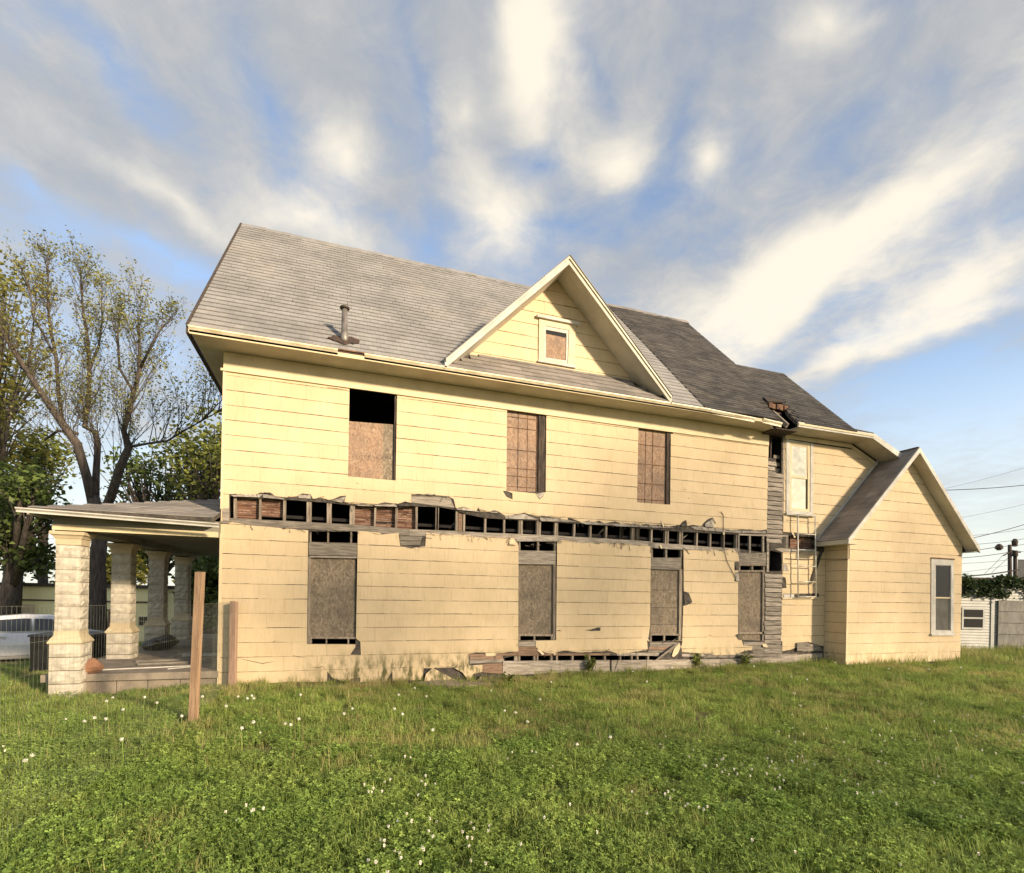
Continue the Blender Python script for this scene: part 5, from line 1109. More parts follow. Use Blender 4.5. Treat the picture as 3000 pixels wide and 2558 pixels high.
# ------------------------------------------------------------------ yellow building beyond the street
def far_building():
    D = 25.; ctr = atd((250, 1820), D); base = -1.1; T = thing('yellow_building', 'long low pale yellow building beyond the street', 'building', (ctr.x, ctr.y, base))
    d = RT.copy(); n = FW.copy(); YM = mat('yellow_wall_paint', (.90, .83, .48), (.86, .78, .42), .7, 1., bump=.05); RM_ = mat('brown_roof', (.10, .08, .065), rough=.85)
    Q = lambda s, t, z: ctr.xy.to_3d()+d*s+n*t+UP*z
    sp = lambda px: (px-250)/FPX*D; zp = lambda py: CAM.z-(py-1717)/FPX*D
    def bx(name, s0, s1, t0, t1, z0, z1, M_, par=T): mb = MB(); mb.hexa([Q(s0, t0, z0), Q(s1, t0, z0), Q(s1, t1, z0), Q(s0, t1, z0)], [Q(s0, t0, z1), Q(s1, t0, z1), Q(s1, t1, z1), Q(s0, t1, z1)]); return mb.build(name, M_, par)
    bx('wall', sp(-260), sp(448), 0, 5, base, zp(1722), YM); bx('eave_band', sp(-265), sp(452), -.06, -.008, zp(1764), zp(1760), RM_)
    bx('roof', sp(-270), sp(456), -.2, 5.2, zp(1722), zp(1712), RM_)
    f = bx('window', sp(407), sp(440), -.05, -.005, zp(1832), zp(1804), TRIM)
    for i in range(2):
        for j in range(2): bx('pane', sp(409.5)+i*.235, sp(409.5)+i*.235+.2, -.065, -.052, zp(1829)+j*.205, zp(1829)+j*.205+.18, CGLASS, f)
    bx('downpipe', sp(322), sp(328), -.15, -.05, base, zp(1790), REDWOOD); bx('pipe_arm', sp(315), sp(334), -.15, -.05, zp(1790), zp(1785), REDWOOD)
    bx('door', sp(60), sp(104), -.05, -.005, base, zp(1775), TRIM)
    return T
far_building()

# ------------------------------------------------------------------ white outbuilding on the right
def outbuilding():
    D = 18.6; c_ = atd((2900, 1800), D); T = thing('white_outbuilding', 'white clapboard outbuilding with small window behind the addition', 'shed', (c_.x, c_.y, 0))
    VIN = mat('white_vinyl', (.36, .365, .345), (.29, .295, .275), .55, 2., bump=.05); GB = mat('grey_board_sheet', (.20, .19, .175), (.14, .135, .125), .9, 3., (3, 3, 1.2), .2)
    # wall runs square to the view
    e = lambda px, py, dd=0.: atd((px, py), D+dd)
    X0, X1 = -9., 4.6; org = atd((2908, CY+28), D); org.z = 0
    Q = lambda s, t, z: org+RT*s+FW*t+UP*z
    def bx(name, s0, s1, t0, t1, z0, z1, M_, par=T): mb = MB(); mb.hexa([Q(s0, t0, z0), Q(s1, t0, z0), Q(s1, t1, z0), Q(s0, t1, z0)], [Q(s0, t0, z1), Q(s1, t0, z1), Q(s1, t1, z1), Q(s0, t1, z1)]); return mb.build(name, M_, par)
    s = lambda px: (px-2908)/FPX*D
    z = lambda py: CAM.z+(1770-py)/FPX*D
    bx('wall', -3.0, 3.2, .03, 4, -.3, z(1700), FELT)
    zz = -.05; k = 0
    while zz < z(1705):
        for s0, s1 in ((-3.0, -.06), (.06, 3.2)):
            mb = MB(); mb.hexa([Q(s0, .0, zz), Q(s1, .0, zz), Q(s1, .03, zz), Q(s0, .03, zz)], [Q(s0, .018, zz+.086), Q(s1, .018, zz+.086), Q(s1, .03, zz+.086), Q(s0, .03, zz+.086)]); mb.build('siding_slat', VIN, T)
        zz += .1
    bx('corner_trim', -.058, .058, -.02, .03, -.05, z(1725), VIN)
    bx('roof', -3.1, 3.4, -.12, 4.2, z(1702), z(1694), FELT)
    a, b = s(2817), s(2884); W_ = bx('window', a, b, -.03, .0, z(1846), z(1782), VIN)
    bx('pane', a+.07, b-.07, -.035, -.031, z(1840), z(1815), GL2, W_); bx('pane', a+.07, b-.07, -.038, -.031, z(1810), z(1788), GL2, W_)
    for i in range(5): bx('grey_sheet', s(2921), 3.1, -.06-.002*i, -.03, z(1925)+i*.40, z(1925)+i*.40+.385, GB)
    return T, Q, s, z
OB, OQ, Os, Oz = outbuilding()

def leaf_cloud(mb, pts, size, n_each, spread, rnd, flat=.0):
    for p in pts:
        for _ in range(n_each):
            c = Vector(p)+Vector((rnd.gauss(0, spread), rnd.gauss(0, spread), rnd.gauss(0, spread*.8)))
            a = Vector((rnd.uniform(-1, 1), rnd.uniform(-1, 1), rnd.uniform(-.6, .6))).normalized(); b = a.cross(Vector((rnd.uniform(-1, 1), rnd.uniform(-1, 1), rnd.uniform(-1, 1)))).normalized()
            s = size*rnd.uniform(.6, 1.3); mb.add([c-a*s, c+b*s*.55, c+a*s, c-b*s*.55], [(0, 1, 2, 3)])
def vine():
    rnd = random.Random(4); mb = MB(); pts = []
    for i in range(260):
        s_ = rnd.uniform(-2.6, 2.6); pts.append(OQ(s_, -.12+rnd.uniform(-.1, .2), Oz(1694)-abs(rnd.gauss(0, .16))-(.12 if -1 < s_ < 0 else 0)))
    for i in range(30): s_ = rnd.choice((-.9, -.35, .25, 1.3)); pts.append(OQ(s_+rnd.gauss(0, .08), -.08, Oz(1705)-rnd.uniform(.1, .55)))
    leaf_cloud(mb, pts, .055, 26, .07, rnd); T = thing('climbing_vine', 'green vine hanging over the roof edge of the white outbuilding', 'vine', OQ(0, -.1, Oz(1700)))
    mb.build('leaves', leafmat('vine_leaf', (.055, .085, .03), (.03, .055, .02), .3, 0, .5), T, fix=False); mb = MB(); mb.tube([OQ(-2.4, -.1, Oz(1694)), OQ(-.5, -.12, Oz(1697)), OQ(1.0, -.1, Oz(1692)), OQ(2.6, -.1, Oz(1694))], .02, 5); mb.build('stem', BARK, T)
vine()

# ------------------------------------------------------------------ poles and wires on the right
PD = 42
def pole(name, label, px, ytop, lean, arms):
    a = atd((px+lean, ytop), PD); b = atd((px, 1760), PD); b.z = -.5; b.x = a.x+.2; T = thing(name, label, 'pole', (b.x, b.y, b.z), 'utility poles behind the outbuilding')
    mb = MB(); mb.tube([b, a], [.17, .12], 10); mb.build('shaft', DARKWOOD, T, smooth=True)
    for f in arms: f(T)
    return T
def arm(px0, py0, px1, py1, r=.05): return lambda T: MB().tube([atd((px0, py0), PD-.2), atd((px1, py1), PD-.2)], r, 6).build('crossarm', DARKWOOD, T)
def can(px, py, r, h): return lambda T: MB().lathe(atd((px, py), PD-.2), [(r*.6, -h), (r, -h*.8), (r, h*.8), (r*.5, h)], 12).build('transformer', DARKWOOD, T, smooth=True)
pole('utility_pole', 'leaning dark wooden utility pole with no transformer', 2962, 1596, -4, [arm(2940, 1628, 2968, 1612)])
pole('utility_pole', 'utility pole carrying a grey transformer beside the leaning one', 2974, 1616, 0, [can(2974, 1622, .18, .25), arm(2960, 1618, 2990, 1618)])
for i, (px, py, lab) in enumerate(((2927, 1601, 'dark street lamp head hanging left of the poles'), (2973, 1590, 'dark street lamp head tilted above the poles'))):
    c_ = atd((px, py), PD-1); T = thing('street_lamp_head', lab, 'street lamp', tuple(c_), 'lamp heads on the wires')
    mb = MB(); mb.lathe(c_, [(.08, -.22), (.26, -.18), (.24, .02), (.12, .16), (.05, .2)] if i == 0 else [(.05, -.3), (.16, -.25), (.2, .1), (.1, .3)], 12); mb.build('lamp_housing', DARKWOOD, T, smooth=True)
    mb = MB(); mb.lathe(c_-UP*.25, [(.12, -.05), (.2, .03)], 12); mb.build('lamp_lens', METAL, T)
c_ = atd((2998, 1700), PD+3); bk = ray(2998, 1700); bk.z = 0; bk = bk.normalized()*4; T = thing('dark_block_building', 'dark flat-topped block at the right edge behind the poles', 'building', (c_.x, c_.y, -1))
zt_ = atd((2990, 1642), PD+3).z; q_ = [c_-RT*.5, c_+RT*5, c_+RT*5+bk, c_-RT*.5+bk]
mb = MB(); mb.hexa([(v.x, v.y, -1) for v in q_], [(v.x, v.y, zt_) for v in q_]); mb.build('wall', mat('slate_wall', (.07, .075, .08), rough=.8), T)
mb = MB(); mb.hexa([(v.x, v.y, zt_) for v in q_], [(v.x, v.y, zt_+.08) for v in q_]); mb.build('parapet', DARKWOOD, T)
wires = [((2765, 1431), (3000, 1417), .035, 'thick dark wire leaving the addition gable, highest heavy wire'), ((2770, 1426), (3000, 1366), .012, 'thin faint wire rising steeply to the right edge'), ((2815, 1512), (3000, 1474), .012, 'thin faint wire in the open sky below the heavy wire'), ((2845, 1574), (3000, 1534), .03, 'dark wire sloping up to the right edge above the lamp heads'),
         ((2845, 1566), (3000, 1547), .016, 'thin wire crossing the dark one above the lamp heads'), ((2855, 1592), (3000, 1576), .02, 'wire just above the lamp heads'), ((2815, 1614), (2925, 1602), .03, 'dark wire ending at the left lamp head'), ((2815, 1632), (2958, 1618), .028, 'dark wire running to the pole top'), ((2815, 1648), (2958, 1640), .016, 'thin wire low to the left of the pole'),
         ((2815, 1674), (2958, 1655), .014, 'lowest thin wire left of the pole'), ((2830, 1688), (2985, 1669), .06, 'heavy black cable just above the outbuilding roof'), ((2885, 1680), (2940, 1625), .018, 'guy wire slanting down left from the pole'), ((2905, 1677), (2952, 1635), .018, 'second guy wire slanting beside the first'), ((2935, 1601), (3000, 1594), .02, 'wire from the left lamp head past the upper one'), ((2965, 1612), (3000, 1616), .018, 'short wire right of the poles')]
for a, b, r, lab in wires:
    p, q = atd(a, PD-2), atd(b, PD-2); q2 = p+(q-p)*1.35 if b[0] >= 2999 else q; p2_ = p-(q-p)*.4 if a[0] < 2860 and r != .06 else p
    N_ = 14; pts = [p2_.lerp(q2, i/N_)-UP*((q2-p2_).length*.018*4*(i/N_)*(1-i/N_)) for i in range(N_+1)]
    mb = MB(); mb.tube(pts, r*.8, 5); tag(mb.build('power_line', INK), lab, 'wire', 'overhead wires at the right')

# ------------------------------------------------------------------ trees
def tube_path(mb, px_pts, D, radii, jitter=0., rnd=random):
    pts = [atd((x, y), D+dd) for (x, y, dd) in px_pts]; mb.tube(pts, radii, 8); return pts
def grow(mb, tips, p, d, L, r, lev, rnd, up=.25, maxlev=4):
    n = 4; pts = [p]; rad = [r]; dd = d.copy()
    for i in range(n):
        dd = (dd+Vector((rnd.gauss(0, .13), rnd.gauss(0, .13), rnd.gauss(0, .10)+up*.22))).normalized(); pts.append(pts[-1]+dd*(L/n)); rad.append(r*(1-.62*(i+1)/n))
    mb.tube(pts, rad, 5 if lev < 2 else 4 if lev < 3 else 3, cap=False)
    if lev >= 2: tips += [(q, lev) for q in pts[2:]]
    if lev < maxlev:
        for k in range(rnd.randint(3, 4) if lev < 3 else 2):
            t = rnd.uniform(.35, 1.); i = min(int(t*n), n-1); q = pts[i].lerp(pts[i+1], t*n-i)
            side = dd.cross(Vector((rnd.uniform(-1, 1), rnd.uniform(-1, 1), rnd.uniform(-1, 1)))).normalized()
            grow(mb, tips, q, (dd*rnd.uniform(.6, 1.)+side*rnd.uniform(.45, .85)+UP*up).normalized(), L*rnd.uniform(.5, .72), r*rnd.uniform(.35, .5), lev+1, rnd, up, maxlev)
def big_tree():
    D = 21; rnd = random.Random(11); b = atd((288, 1870), D); T = thing('budding_tree', 'tall bare-branched tree with sparse young leaves behind the porch roof', 'tree', (b.x, b.y, b.z))
    mb = MB(); tips = []
    S_ = D/FPX
    limbs = [([(288, 1920, 0), (286, 1780, 0), (288, 1700, 0), (282, 1660, 0), (292, 1590, 0), (282, 1500, 0), (272, 1455, 0)], [31, 27, 25, 27, 24, 23, 20]),
             ([(274, 1480, 0), (255, 1400, -.2), (226, 1300, -.4), (185, 1245, -.5), (130, 1165, -.6), (80, 1090, -.8), (35, 1020, -1), (0, 960, -1.2), (-30, 910, -1.4)], [17, 15, 14, 13, 10, 8.5, 7, 5, 3]),
             ([(278, 1470, 0), (282, 1380, .2), (287, 1300, .4), (280, 1265, .4), (248, 1252, .3), (258, 1180, .3), (262, 1090, .4), (258, 1000, .4), (246, 930, .5), (238, 850, .5), (236, 780, .5)], [14, 11, 10, 9, 8, 7.5, 7, 5.5, 4.2, 3, 1.6]),
             ([(300, 1520, 0), (330, 1440, -.3), (352, 1370, -.5), (378, 1310, -.7), (362, 1262, -.7), (378, 1210, -.8), (392, 1150, -.9), (410, 1080, -1), (408, 980, -1), (404, 930, -1)], [16, 15, 14, 12, 9, 8, 7, 6, 4, 2]),
             ([(375, 1310, -.7), (430, 1300, -1), (490, 1292, -1.4), (540, 1262, -1.8), (600, 1228, -2.2), (650, 1200, -2.5)], [5.2, 4.2, 3.4, 2.7, 2, 1]),
             ([(185, 1245, -.5), (172, 1160, -.4), (165, 1050, -.4), (145, 950, -.4), (140, 870, -.4), (142, 790, -.4)], [7, 6, 5.5, 4.5, 3.5, 1.5]),
             ([(262, 1085, .4), (290, 1010, .8), (300, 930, 1.2), (296, 850, 1.4)], [5, 4, 3, 1.4]), ([(392, 1150, -.9), (350, 1080, -.5), (345, 990, -.3), (350, 910, -.3)], [5, 4.4, 3.5, 1.5]), ([(410, 1080, -1), (450, 1000, -1.3), (480, 950, -1.6)], [4.5, 3.6, 1.6]),
             ([(226, 1270, -.4), (170, 1262, .6), (130, 1290, 1.2)], [6, 5, 3]), ([(165, 1050, -.4), (100, 930, -.8), (85, 830, -1)], [4, 3, 1.3]), ([(80, 1090, -.8), (95, 980, -.6), (105, 880, -.6)], [4, 3, 1.3])]
    for path, rad in limbs:
        pts = tube_path(mb, path, D, [r*S_*(.80) for r in rad])
        if len(path) > 2 and path[0][1] < 1900:
            for i in range(2, len(pts)):
                for _ in range(7):
                    dd = (pts[i]-pts[i-1]).normalized(); sd = dd.cross(Vector((rnd.uniform(-1, 1), rnd.uniform(-1, 1), rnd.uniform(-1, 1)))).normalized(); q = pts[i-1].lerp(pts[i], rnd.random())
                    grow(mb, tips, q, (dd+sd*.6+UP*.55).normalized(), (rnd.uniform(1.1, 2.3) if pts[i].z < CAM.z+8.5 else rnd.uniform(.6, 1.3)), .02*rnd.uniform(.6, 1), 1, rnd, .5, 3)
    mb.build('trunk', BARK, T, smooth=True, fix=False); lf = MB(); P_ = [t[0] for t in tips]; leaf_cloud(lf, P_, .052, 1, .10, rnd); lf.build('crown', LEAFSPARSE, T, fix=False)
big_tree()
def dense_tree(name, label, px, pybase, D, trunk_r, crown, M_, seed, n=1500, size=.16, spread=.34):
    """crown: list of (px, py, depth offset, radius in m)"""
    rnd = random.Random(seed); b = atd((px, pybase), D); gz_ = ground_z(b.x, b.y); b.z = gz_; T = thing(name, label, 'tree', tuple(b), 'trees beyond the porch')
    mb = MB(); cs = [(atd((x, y), D+dd), r) for x, y, dd, r in crown]
    top = max(c[0].z for c in cs); cc = sum((c[0] for c in cs), Vector())/len(cs)
    mid = Vector((b.x*.5+cc.x*.5, b.y*.5+cc.y*.5, (gz_+top)*.45)); mb.tube([b-UP*.3, b.lerp(mid, .5)+Vector((rnd.uniform(-.1, .1), 0, 0)), mid], [trunk_r*1.2, trunk_r, trunk_r*.75], 8)
    for c, r in cs:
        k = b.lerp(mid, rnd.uniform(.55, 1.)); mb.tube([k, k.lerp(c, .55)+UP*.2, c], [trunk_r*.45, trunk_r*.28, trunk_r*.08], 5)
        for _ in range(6): e = c+Vector((rnd.gauss(0, r*.6), rnd.gauss(0, r*.6), rnd.gauss(0, r*.5))); mb.tube([k.lerp(c, .6), e], [trunk_r*.14, .012], 3, cap=False)
    mb.build('trunk', BARK, T, smooth=True, fix=False); lf = MB(); pts = []
    vol = sum(r*r for c, r in cs)
    for c, r in cs:
        for _ in range(max(3, int(n*r*r/vol/8))):
            d = Vector((rnd.gauss(0, 1), rnd.gauss(0, 1), rnd.gauss(0, 1))).normalized(); pts.append(c+d*r*rnd.uniform(.25, 1.08)**.8)
    leaf_cloud(lf, pts, size, 9, spread, rnd); lf.build('crown', M_, T, fix=False)
rr = random.Random(3)
def blobs(x0, x1, y0, y1, n, r0, r1, dd=2.): return [(rr.uniform(x0, x1), rr.uniform(y0, y1), rr.uniform(-dd, dd), rr.uniform(r0, r1)) for _ in range(n)]
dense_tree('shade_tree', 'dark leafy tree at the left edge with a forked low trunk', 25, 1850, 24, .42, blobs(-60, 130, 1400, 1640, 17, .6, 1.0)+[(120, 1640, 0, .6)], LEAFDARK, 21, 3800, .14)
dense_tree('shade_tree', 'tree at the far left with golden sunlit foliage high up', -60, 1850, 27, .35, blobs(-70, 75, 830, 1350, 15, .9, 1.5), LEAFGOLD, 22, 2600, .14, .4)
dense_tree('shade_tree', 'bushy green tree against the upper house corner', 560, 1850, 26, .35, blobs(510, 700, 1230, 1600, 16, .8, 1.4), LEAFMID, 23, 3000, .14)
dense_tree('shade_tree', 'dark green tree seen between porch roof and budding tree', 440, 1850, 30, .35, blobs(360, 540, 1330, 1500, 12, .8, 1.3)+blobs(420, 620, 1560, 1640, 9, .8, 1.1), LEAFDARK, 24, 2800, .15)
dense_tree('shade_tree', 'low pale green tree behind the porch columns', 320, 1850, 44, .4, blobs(230, 420, 1600, 1690, 10, 1.2, 1.8), LEAFGOLD, 25, 3600, .22, .5)
dense_tree('shade_tree', 'dense tree under the porch roof beside the house wall', 600, 1850, 24, .3, blobs(560, 690, 1630, 1780, 12, .6, .9), LEAFDARK, 26, 4200, .14)
dense_tree('shade_tree', 'thin lower tree in the gap left of the first porch column', 130, 1850, 30, .25, blobs(40, 180, 1250, 1420, 8, .8, 1.2, 1.5), LEAFMID, 27, 1500, .15, .4)
dense_tree('shade_tree', 'far dark hedge-like tree low behind the last porch column', 520, 1850, 40, .4, blobs(560, 700, 1750, 1840, 9, 1.0, 1.4), LEAFDARK, 28, 4000, .2)
# bird in the budding tree
BD = atd((118, 727), 21); bd = thing('bird', 'small black bird perched high in the budding tree', 'bird', tuple(BD)); mb = MB(); mb.tube([BD+Vector((-.1, 0, .14)), BD+Vector((-.06, 0, .10)), BD, BD+Vector((.07, 0, -.12)), BD+Vector((.13, 0, -.26))], [.02, .05, .07, .04, .015], 8); mb.build('body', INK, bd, smooth=True)

# ------------------------------------------------------------------ lawn
def tuft_grass(seed, n, h, rad, w, M_, bend=.5):
    rnd = random.Random(seed); mb = MB()
    for _ in range(n):
        a = rnd.uniform(0, 6.28); r = rad*math.sqrt(rnd.random()); x, y = r*math.cos(a), r*math.sin(a); L_ = h*rnd.uniform(.55, 1.15); th = rnd.uniform(0, 6.28); bd_ = bend*rnd.uniform(.3, 1.2); ww = w*rnd.uniform(.7, 1.3)
        px_, py_ = -math.sin(th)*ww, math.cos(th)*ww; vs = []
        for i, t in enumerate((0, .4, .75, 1.)):
            ox = math.cos(th)*bd_*L_*t*t; oy = math.sin(th)*bd_*L_*t*t; z = L_*(t-.25*bd_*t*t); k = (1, .85, .5, .05)[i]
            vs += [(x+ox-px_*k, y+oy-py_*k, z), (x+ox+px_*k, y+oy+py_*k, z)]
        mb.add(vs, [(0, 1, 3, 2), (2, 3, 5, 4), (4, 5, 7, 6)])
    me = mb.mesh('tuft', fix=False); me.materials.append(M_); return me
def tuft_clover(seed, n, h, rad, M_, ls=.0125):
    rnd = random.Random(seed); mb = MB()
    for _ in range(n):
        a = rnd.uniform(0, 6.28); r = rad*math.sqrt(rnd.random()); x, y = r*math.cos(a), r*math.sin(a); z = h*rnd.uniform(.45, 1.1); tx, ty = rnd.uniform(-.5, .5), rnd.uniform(-.5, .5); b0 = rnd.uniform(0, 6.28); s = ls*rnd.uniform(.7, 1.35)
        for k in range(3):
            an = b0+k*2.094; ca, sa = math.cos(an), math.sin(an); pts = []
            for (u_, v_) in ((0, 0), (.55, .42), (1.05, .40), (1.15, 0), (1.05, -.40), (.55, -.42)):
                X, Y = (u_*ca-v_*sa)*s, (u_*sa+v_*ca)*s; pts.append((x+X, y+Y, z+X*tx+Y*ty+.25*s*(abs(v_))))
            mb.add(pts, [(0, 1, 2, 3), (0, 3, 4, 5)])
        mb.add([(x-.001, y, 0), (x+.001, y, 0), (x+.001, y, z), (x-.001, y, z)], [(0, 1, 2, 3)])
    me = mb.mesh('tuft', fix=False); me.materials.append(M_); return me
def tuft_plantain(seed, M_):
    rnd = random.Random(seed); mb = MB()
    for k in range(8):
        a = k*.8+rnd.uniform(-.2, .2); L_ = rnd.uniform(.10, .17); el = rnd.uniform(.5, 1.1); w = .016; vs = []
        for t, q in ((0, .3), (.35, .9), (.7, 1.), (1., .1)):
            r = L_*t*math.cos(el); z = L_*t*math.sin(el)-.05*t*t; vs += [(r*math.cos(a)-math.sin(a)*w*q, r*math.sin(a)+math.cos(a)*w*q, z), (r*math.cos(a)+math.sin(a)*w*q, r*math.sin(a)-math.cos(a)*w*q, z)]
        mb.add(vs, [(0, 1, 3, 2), (2, 3, 5, 4), (4, 5, 7, 6)])
    me = mb.mesh('tuft', fix=False); me.materials.append(M_); return me
TC = bpy.data.collections.new('tuft_sources')
def reg(i, me): o = bpy.data.objects.new('tuft_%02d' % i, me); TC.objects.link(o)
for i in range(3): reg(i, tuft_clover(40+i, 62, .095, .13, CLOVER))
for i in range(3): reg(3+i, tuft_grass(50+i, 46, .13, .13, .0032, GRASS))
for i in range(2): reg(6+i, tuft_grass(60+i, 34, .26, .12, .0036, GRASSTALL, .45))
reg(8, tuft_grass(70, 7, .30, .12, .0022, STRAW, .35)); reg(9, tuft_plantain(80, CLOVER))
reg(10, tuft_grass(75, 40, .075, .14, .003, GRASS, .9))
def blocked(x, y):
    if -2.62 < x < 14.56 and y > -.03: return True
    if 14.5 < x < 19.0 and y > AY-.03: return True
    if abs(x-PX) < .26 and abs(y) < .26: return True
    v = Vector((x, y, 0))-CARP; t = v.dot(HN); 
    if t > -2.6 and t < 3.1 and y > 2: return True
    return False
def lawn_noise(x, y): return .5+.25*(math.sin(x*1.1+1.7*math.sin(y*.9+.4))+math.sin(y*1.6+1.1*math.sin(x*.7+2)))
def build_lawn():
    rnd = random.Random(99); P_, R_, S_, I_ = [], [], [], []
    bands = [(2.3, 4.2, 150), (4.2, 6.5, 105), (6.5, 9.5, 80), (9.5, 14, 52), (14, 22, 22), (22, 34, 8)]
    for d0, d1, den in bands:
        wmax = 1.12*d1; n = int(den*(d1-d0)*2*wmax)
        for _ in range(n):
            d = rnd.uniform(d0, d1); r = rnd.uniform(-wmax, wmax)
            if abs(r) > 1.1*d+.4: continue
            p = CAM+FW*d+RT*r
            if blocked(p.x, p.y): continue
            ln = lawn_noise(p.x, p.y); wall = (p.y > -.95 and 0 < p.x < 14.6) or (p.y > -1.5 and p.x > 14.4)
            depth_clover = sm((7.4-d)/2.6)
            q = rnd.random()
            if wall and q < .5: idx = rnd.choice((6, 7, 3, 4)); s = rnd.uniform(.5, .95)
            elif q < .16+.56*depth_clover*(1 if ln > .36 else .35): idx = rnd.randint(0, 2); s = rnd.uniform(.7, 1.25)
            elif q > .992: idx = 9; s = rnd.uniform(.7, 1.2)
            elif q > .965 and d > 5.0: idx = 8; s = rnd.uniform(.5, 1.0)
            elif q > .87 and d > 6.5: idx = rnd.choice((6, 7)); s = rnd.uniform(.5, .9)
            elif q > .70 and ln < .45: idx = 10; s = rnd.uniform(.8, 1.3)
            else: idx = rnd.randint(3, 5); s = rnd.uniform(.6, 1.15)
            if d > 14: s *= 1.6
            P_.append((p.x, p.y, ground_z(p.x, p.y)-.008)); R_ += [rnd.uniform(-.12, .12), rnd.uniform(-.12, .12), rnd.uniform(0, 6.28)]; S_.append(s); I_.append(idx)
    me = bpy.data.meshes.new('lawn_grass'); me.from_pydata(P_, [], [])
    a = me.attributes.new('rot', 'FLOAT_VECTOR', 'POINT'); a.data.foreach_set('vector', R_); a = me.attributes.new('scl', 'FLOAT', 'POINT'); a.data.foreach_set('value', S_); a = me.attributes.new('idx', 'INT', 'POINT'); a.data.foreach_set('value', I_)
    o = bpy.data.objects.new('lawn_grass', me); COL.objects.link(o); tag(o, 'overgrown lawn of clover and mixed green and dry grass', 'grass', kind='stuff')
    ng = bpy.data.node_groups.new('scatter_tufts', 'GeometryNodeTree'); ng.interface.new_socket('Geometry', in_out='INPUT', socket_type='NodeSocketGeometry'); ng.interface.new_socket('Geometry', in_out='OUTPUT', socket_type='NodeSocketGeometry')
    N = ng.nodes.new; L = ng.links; gi = N('NodeGroupInput'); go_ = N('NodeGroupOutput'); iop = N('GeometryNodeInstanceOnPoints'); ci = N('GeometryNodeCollectionInfo'); ci.inputs['Collection'].default_value = TC; ci.inputs['Separate Children'].default_value = True; ci.inputs['Reset Children'].default_value = True
    def na(t, nm): n = N('GeometryNodeInputNamedAttribute'); n.data_type = t; n.inputs['Name'].default_value = nm; return [s for s in n.outputs if s.enabled][0]
    L.new(gi.outputs[0], iop.inputs['Points']); L.new(ci.outputs[0], iop.inputs['Instance']); iop.inputs['Pick Instance'].default_value = True
    L.new(na('INT', 'idx'), iop.inputs['Instance Index']); L.new(na('FLOAT_VECTOR', 'rot'), iop.inputs['Rotation']); L.new(na('FLOAT', 'scl'), iop.inputs['Scale']); L.new(iop.outputs[0], go_.inputs[0])
    md = o.modifiers.new('scatter', 'NODES'); md.node_group = ng
    print('lawn points', len(P_))
build_lawn()

# dandelion clocks and white clover heads
rnd = random.Random(5)
def dandelion_mesh(h):
    mb = MB(); mb.tube([(0, 0, 0), (.01, .0, h*.5), (.0, .01, h)], .0025, 4, cap=False)
    for _ in range(48):
        d = Vector((rnd.gauss(0, 1), rnd.gauss(0, 1), rnd.gauss(0, 1))).normalized(); s = d.orthogonal().normalized(); t = d.cross(s); a = rnd.uniform(0, 6.28); s, t = s*math.cos(a)+t*math.sin(a), t*math.cos(a)-s*math.sin(a); c_ = Vector((0, .01, h)); R_ = .0175
        mb.add([c_+d*R_-s*.0045, c_+d*R_*1.05+t*.0045, c_+d*R_+s*.0045, c_+d*R_*1.05-t*.0045], [(0, 1, 2, 3)], 1); mb.add([c_-s*.0006, c_+s*.0006, c_+d*R_], [(0, 1, 2)], 1)
    me = mb.mesh('dandelion', fix=False); me.materials.append(CLOVER); me.materials.append(WHITE); return me
DM = [dandelion_mesh(h) for h in (.22, .28, .34)]
kb = K(0, 1900, 2.072); km = K(1000, 1900, 2.072); kr = K(2000, 1900, 2.072)
dl = [kb(x, y) for x, y in ((683, 292), (653, 324), (877, 294), (947, 328), (748, 370), (581, 416), (510, 438), (638, 424), (745, 552), (203, 637), (147, 676), (1227, 292), (1378, 350), (1445, 292), (1524, 290), (1542, 304), (1506, 304), (1820, 284), (1098, 410), (1542, 452), (1473, 477), (1727, 462), (1762, 470), (1820, 433))]
dl += [km(x, y) for x, y in ((445, 232), (344, 280), (519, 287), (72, 366), (320, 364), (367, 388), (911, 250), (993, 372), (1054, 388), (1130, 445), (1210, 306), (1427, 592), (1627, 553), (1275, 200), (1858, 205), (1767, 135), (12, 396), (560, 498))]
dl += [kr(x, y) for x, y in ((755, 190), (655, 172), (678, 270), (720, 341), (923, 107), (1103, 110), (1253, 150), (1690, 140), (700, 85), (430, 118), (1496, 150))]
for i, q in enumerate(dl):
    h = (.22, .28, .34)[i % 3]*random.uniform(.9, 1.1); p = atz(q, h+.0)
    if p.y > -.1: p = atz(q, h+.25)
    g = ground_z(p.x, p.y); o = link('dandelion', DM[i % 3]); o.location = (p.x, p.y, g); o.scale = (1, 1, h/(.22, .28, .34)[i % 3]); o.rotation_euler = (0, 0, i*1.7)
    tag(o, 'round white dandelion seed head on a thin stalk above the grass', 'dandelion', 'dandelion seed heads in the lawn')
mb = MB()
for _ in range(46):
    d = Vector((rnd.gauss(0, 1), rnd.gauss(0, 1), rnd.gauss(0, .9))).normalized(); s = d.orthogonal().normalized()*.0035; c_ = Vector((0, 0, .13)); mb.add([c_+d*.003-s, c_+d*.003+s, c_+d*.0125+s*.8, c_+d*.0125-s*.8], [(0, 1, 2, 3)], 1)
mb.tube([(0, 0, 0), (0, 0, .13)], .0015, 3, cap=False); CMESH = mb.mesh('clover_flower', fix=False); CMESH.materials.append(CLOVER); CMESH.materials.append(WHITE)
